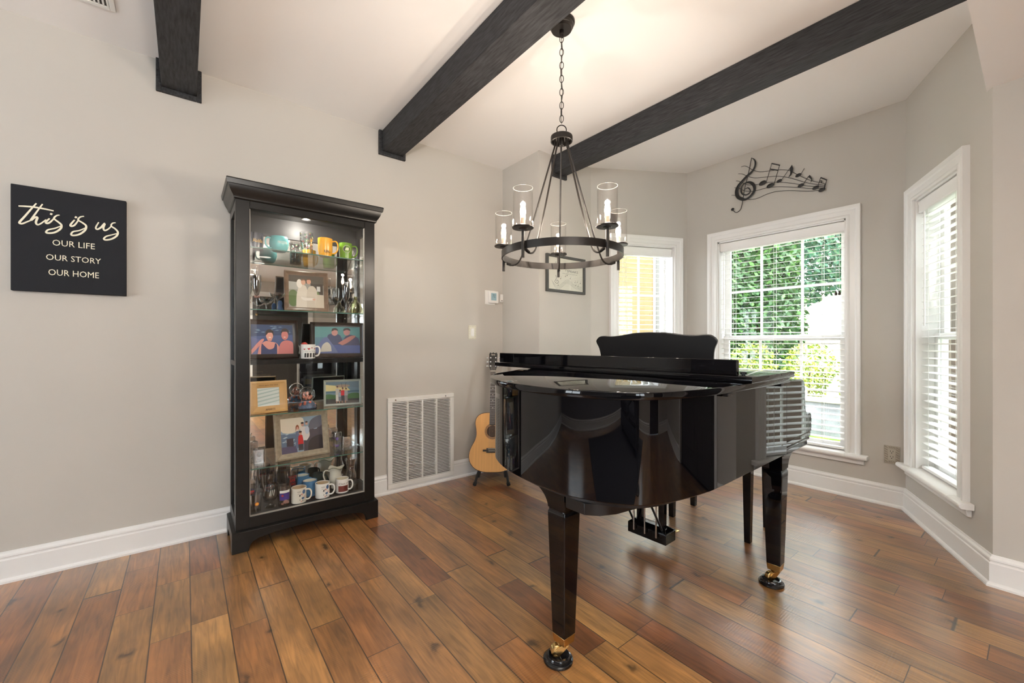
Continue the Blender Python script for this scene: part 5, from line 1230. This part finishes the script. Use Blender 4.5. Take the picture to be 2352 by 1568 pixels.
# hedge and tree
la, lb_ = leafmat('leaf_deep', (.018, .062, .012)), leafmat('leaf_mid', (.045, .125, .018))
lc, ld = leafmat('leaf_yellow', (.24, .27, .03)), leafmat('leaf_lime', (.10, .17, .02))
le, lf = leafmat('leaf_far', (.03, .10, .055)), leafmat('leaf_far_light', (.08, .17, .09))
trunk = mat('bark', (.10, .07, .05), .9, noise=.4, nscale=20)
def tree(label, x, y, z0, blobs, n, s, mats_, seed, group=None, name='tree'):
    t = thing(name, label, 'tree' if name == 'tree' else 'shrub', (x, y, z0), group=group)
    mb = MB(); mb.tube([(0, 0, 0), (.05, .03, blobs[0][2] * .5), (0, 0, blobs[0][2])], [.16, .12, .06] if name == 'tree' else [.03, .02, .01], 8); mb.build('trunk' if name == 'tree' else 'stem', trunk, t)
    mb = MB(); leafcloud(mb, blobs, n, s * .6, s, seed); mb.build('foliage', mats_, t, smooth=False)
    return t
tree('dark evergreen tree filling the left half of the wide window', 11.0, 4.25, -.3, [(0, 0, 2.0, .95, .95, 1.6), (0, 0, 3.6, .85, .85, 1.6), (.1, .5, 2.6, .9, .8, 1.4), (0, -.1, 4.9, .7, .7, 1.3)], 15000, .10, [la, lb_], 3)
tree('green leafy tree at the upper right of the wide window', 17.0, 5.6, 1.0, [(0, 0, 3.0, 2.0, 1.8, 1.6), (0, -1.7, 3.2, 1.6, 1.6, 1.4), (0, 1.5, 2.2, 1.8, 1.6, 2.2), (.5, .2, 5.0, 2.2, 2.2, 1.8)], 16000, .14, [le, lf], 5)
tree('tall green tree far behind the slope on the right', 24.0, 2.9, 2.0, [(0, 0, 3.2, 2.2, 2.0, 1.9), (0, 1.2, 5.0, 2.3, 2.0, 1.8), (0, -1.8, 3.6, 2.0, 1.8, 1.6)], 12000, .16, [le, lf], 6)
tree('broad green tree far left beyond the evergreen', 17.0, 13.5, .8, [(0, 0, 3.0, 2.6, 2.6, 2.4), (0, .4, 5.4, 2.2, 2.2, 2.0)], 9000, .16, [la, lf], 8)
k = 0
for i in range(7):
    y = 5.3 - i * .92; x = 8.75 + .12 * math.sin(i * 2.1); h = .62 + .10 * math.sin(i * 1.7)
    lbs = '%s yellow-green shrub from the left in the row beyond the patio' % ['first', 'second', 'third', 'fourth', 'fifth', 'sixth', 'seventh'][i]
    tree(lbs, x, y, -.3, [(0, 0, .95 + h * .2, .42, .42, .40), (.1, .15, .70, .40, .40, .45)], 1500, .045, [lc, ld], 20 + i, 'yellow-green shrubs beyond the patio', 'shrub')
# neighbouring wing of the house: peach stucco wall and grey corner board
t = thing('house_wing', 'sunlit peach-yellow house wing seen through the narrow left window', 'house', (5.6, 4.7, -.32))
mb = MB(); mb.box(3.6, 7.12, 4.62, 4.8, -.32, 3.4); mb.build('stucco_wall', mat('peach_stucco', (.135, .090, .034), .9, noise=.06, nscale=30, bump=.3, bscale=60), t, world=True)
mb = MB(); mb.box(7.125, 7.42, 4.56, 4.82, -.32, 3.4); mb.build('corner_board', mat('grey_board', (.075, .070, .063), .8), t, world=True)
mb = MB(); mb.box(7.425, 7.455, 4.56, 4.82, -.32, 3.4); mb.box(7.095, 7.123, 4.58, 4.615, -.32, 3.4); mb.build('white_edge', M_trim, t, world=True)
t = thing('house_corner', 'brown panelled house corner seen through the right-hand window', 'house', (6.3, -.3, -.32))
mb = MB(); mb.box(6.02, 6.3, -1.6, .725, -.32, 3.4); mb.build('brown_siding', mat('brown_siding', (.042, .026, .014), .85, noise=.2, nscale=6, stretch=(8, 8, .4)), t, world=True)
mb = MB(); mb.box(6.0, 6.019, .685, .725, -.32, 3.4); mb.box(6.0, 6.019, .62, .635, -.32, 3.4); mb.box(6.0, 6.019, .55, .565, -.32, 3.4); mb.box(6.0, 6.019, .475, .49, -.32, 3.4); mb.box(6.0, 6.019, .40, .43, -.32, 3.4); mb.build('vertical_batten', mat('batten_tan', (.075, .055, .034), .8), t, world=True)

# ------------------------------------------------------------------ the room behind the camera: openings, with windows and downlights added as fill light
def plainwin(idx, p, x0, x1, z0, z1, rz, door=False):
    w = thing('%s_%d' % ('door' if door else 'window', idx), None, None, (*p, 0), rz, kind='structure')
    cw = .09; mb = MB()
    mb.box(x0 - cw, x0, 0.0005, .022, z0 if door else z0 - cw, z1 + cw); mb.box(x1, x1 + cw, 0.0005, .022, z0 if door else z0 - cw, z1 + cw); mb.box(x0, x1, 0.0005, .022, z1, z1 + cw)
    if not door: mb.box(x0, x1, 0.0005, .030, z0 - cw, z0)
    mb.build('casing', M_trim, w, bevel=.003)
    if door:
        mb = MB(); mb.box(x0, x1, -.06, -.02, .005, z1); d_ = mb.build('door_panel', C('dark_door', 40, 36, 34, .4), w)
        for za, zb in ((.2, .95), (1.1, 1.9)):
            mb = MB(); mb.box(x0 + .12, x1 - .12, -.0195, -.012, za, zb); mb.build('raised_panel', C('dark_door', 40, 36, 34, .4), d_, bevel=.01)
        mb = MB(); mb.ball((x0 + .07, .01, .98), .028); mb.build('knob', M_brass, d_)
    else:
        mb = MB(); f = .05
        mb.box(x0, x0 + f, -.12, -.08, z0, z1); mb.box(x1 - f, x1, -.12, -.08, z0, z1); mb.box(x0 + f, x1 - f, -.12, -.08, z0, z0 + f); mb.box(x0 + f, x1 - f, -.12, -.08, z1 - f, z1); m_ = (x0 + x1) / 2; mb.box(m_ - .025, m_ + .025, -.12, -.08, z0 + f, z1 - f)
        mb.build('sash', M_trim, w); mb = MB(); mb.box(x0 + f, x1 - f, -.102, -.098, z0 + f, z1 - f); mb.build('glass', M_pane, w)
# rear wall runs from P7 to P8; local x = distance from P8
plainwin(1, P8, 6.24 - 2.0, 6.24 - 1.0, 0, 2.08, 0, True)
plainwin(4, P8, 6.24 - 4.6, 6.24 - 3.2, .7, 2.1, 0)  # added window, lets daylight fill in from behind the camera
L8 = 6.51
plainwin(5, P0, L8 - 5.6, L8 - 4.2, .6, 2.1, R(-90))  # second added window, more soft daylight for the room
cam_off = [(.9, -1.3), (-.4, -.6), (-1.8, -.6), (.9, -2.6), (-.4, -2.2), (-1.8, -2.2)]
for i, (x, y) in enumerate(cam_off):
    t = thing('ceiling_downlight', 'added fill downlight behind the viewpoint, %s row, %s' % (('near', 'far')[i // 3], ('window end', 'middle', 'far end')[i % 3]), 'light', (x, y, 2.385), group='added fill downlights behind the viewpoint')
    mb = MB(); mb.lathe([(.075, 0), (.075, -.005), (.095, -.005), (.098, 0)], seg=32, cap=False); mb.build('trim_ring', M_plastic, t)
    mb = MB(); mb.lathe([(.001, -.002), (.0745, -.002)], seg=32, cap=False); mb.build('lens', mat('downlight_lens', (1, .95, .88), .4, emit=((1, .9, .78), 5.0)), t)
    l = lamp('downlight', 'SPOT', (x, y, 2.36), 60, (1.0, .94, .87), spot_size=R(135), spot_blend=1.0, shadow_soft_size=.09)  # unseen spot added as fill for the room

# unseen rug and sofa, added so the piano's polish reflects something dark
o = MB(); o.box(-2.7, .15, -2.9, .45, .0005, .011); tag(o.build('area_rug', mat('charcoal_rug', (.016, .016, .020), .95, noise=.3, nscale=30), None, bevel=.004), 'large charcoal rug added behind the viewpoint as a dark reflection', 'rug')
t = thing('sofa', 'dark fabric sofa added behind the viewpoint as a dark reflection', 'sofa', (-1.3, -2.2, .0115))
fab = mat('sofa_fabric', (.020, .020, .026), .9, noise=.2, nscale=60)
mb = MB(); mb.box(-1.0, 1.0, -.42, .42, .08, .30); mb.build('base', fab, t, bevel=.03)
for x in (-.5, .5):
    mb = MB(); mb.box(x - .385, x + .385, -.20, .44, .3005, .46); mb.build('seat_cushion', fab, t, bevel=.05, seg=3)
    mb = MB(); mb.box(x - .385, x + .385, -.24, -.205, .461, .86); mb.build('back_cushion', fab, t, bevel=.015, seg=3)
mb = MB(); mb.box(-1.0, 1.0, -.45, -.245, .3005, .88); mb.build('backrest', fab, t, bevel=.05, seg=3)
for s in (-1, 1):
    mb = MB(); mb.box(s * .895 - .10, s * .895 + .10, -.2445, .44, .3005, .62); mb.build('arm', fab, t, bevel=.05, seg=3)
    for y in (-.36, .36):
        mb = MB(); mb.lathe([(.018, 0), (.025, .08)], (s * .92, y, 0), 12); mb.build('leg', M_cab, t)

t = thing('floor_lamp', 'bronze uplight floor lamp added behind the viewpoint as fill', 'lamp', (.20, -1.10, 0))
mb = MB(); mb.lathe([(.001, 0), (.14, 0), (.145, .008), (.12, .022), (.03, .035), (.001, .036)], seg=32); mb.build('base', M_iron, t)
mb = MB(); mb.lathe([(.013, .034), (.013, 1.70)], seg=16); mb.build('pole', M_iron, t)
mb = MB(); mb.lathe([(.014, 1.69), (.06, 1.705), (.13, 1.745), (.165, 1.79), (.161, 1.79), (.128, 1.751), (.06, 1.712), (.012, 1.70)], seg=36, cap=False); mb.build('lamp_shade', C('amber_shade', 190, 140, 90, .5), t)
mb = MB(); mb.ball((0, 0, 1.745), .028); mb.build('bulb', mat('uplight_bulb', (1, .9, .75), .3, emit=((1.0, .82, .6), 20.0)), t)
l = lamp('uplight', 'SPOT', (.20, -1.10, 1.80), 150, (1.0, .93, .85), spot_size=R(165), spot_blend=1.0, shadow_soft_size=.10)  # added spot, out of view, to brighten the ceiling
l.rotation_euler = Vector((-.25, .62, .80)).to_track_quat('-Z', 'Y').to_euler()

# dark double door added in the right-hand wall to darken the piano's reflection
ya, yb_ = .141 - .32, .141 - 1.72
w = thing('door_2', None, None, (3.04, ya, 0), 0, kind='structure')
mb = MB(); mb.box(3.018, 3.0395, ya, ya + .085, 0, 2.165); mb.box(3.018, 3.0395, yb_ - .085, yb_, 0, 2.165); mb.box(3.018, 3.0395, yb_, ya, 2.08, 2.165)
mb.build('casing', M_trim, w, world=True, bevel=.003)
ym = (ya + yb_) / 2
for s, (q0, q1) in enumerate(((yb_ + .001, ym - .002), (ym + .002, ya - .001))):
    mb = MB(); mb.box(3.10, 3.14, q0, q1, .004, 2.079); d_ = mb.build('door_panel', C('dark_door', 40, 36, 34, .4), w, world=True)
    for za, zb in ((.2, .95), (1.1, 1.9)):
        mb = MB(); mb.box(3.092, 3.0995, q0 + .12, q1 - .12, za, zb); mb.build('raised_panel', C('dark_door', 40, 36, 34, .4), d_, world=True, bevel=.004)
    mb = MB(); mb.ball((3.07, ym + (.06 if s else -.06), .98), .026); mb.build('knob', M_brass, d_, world=True)
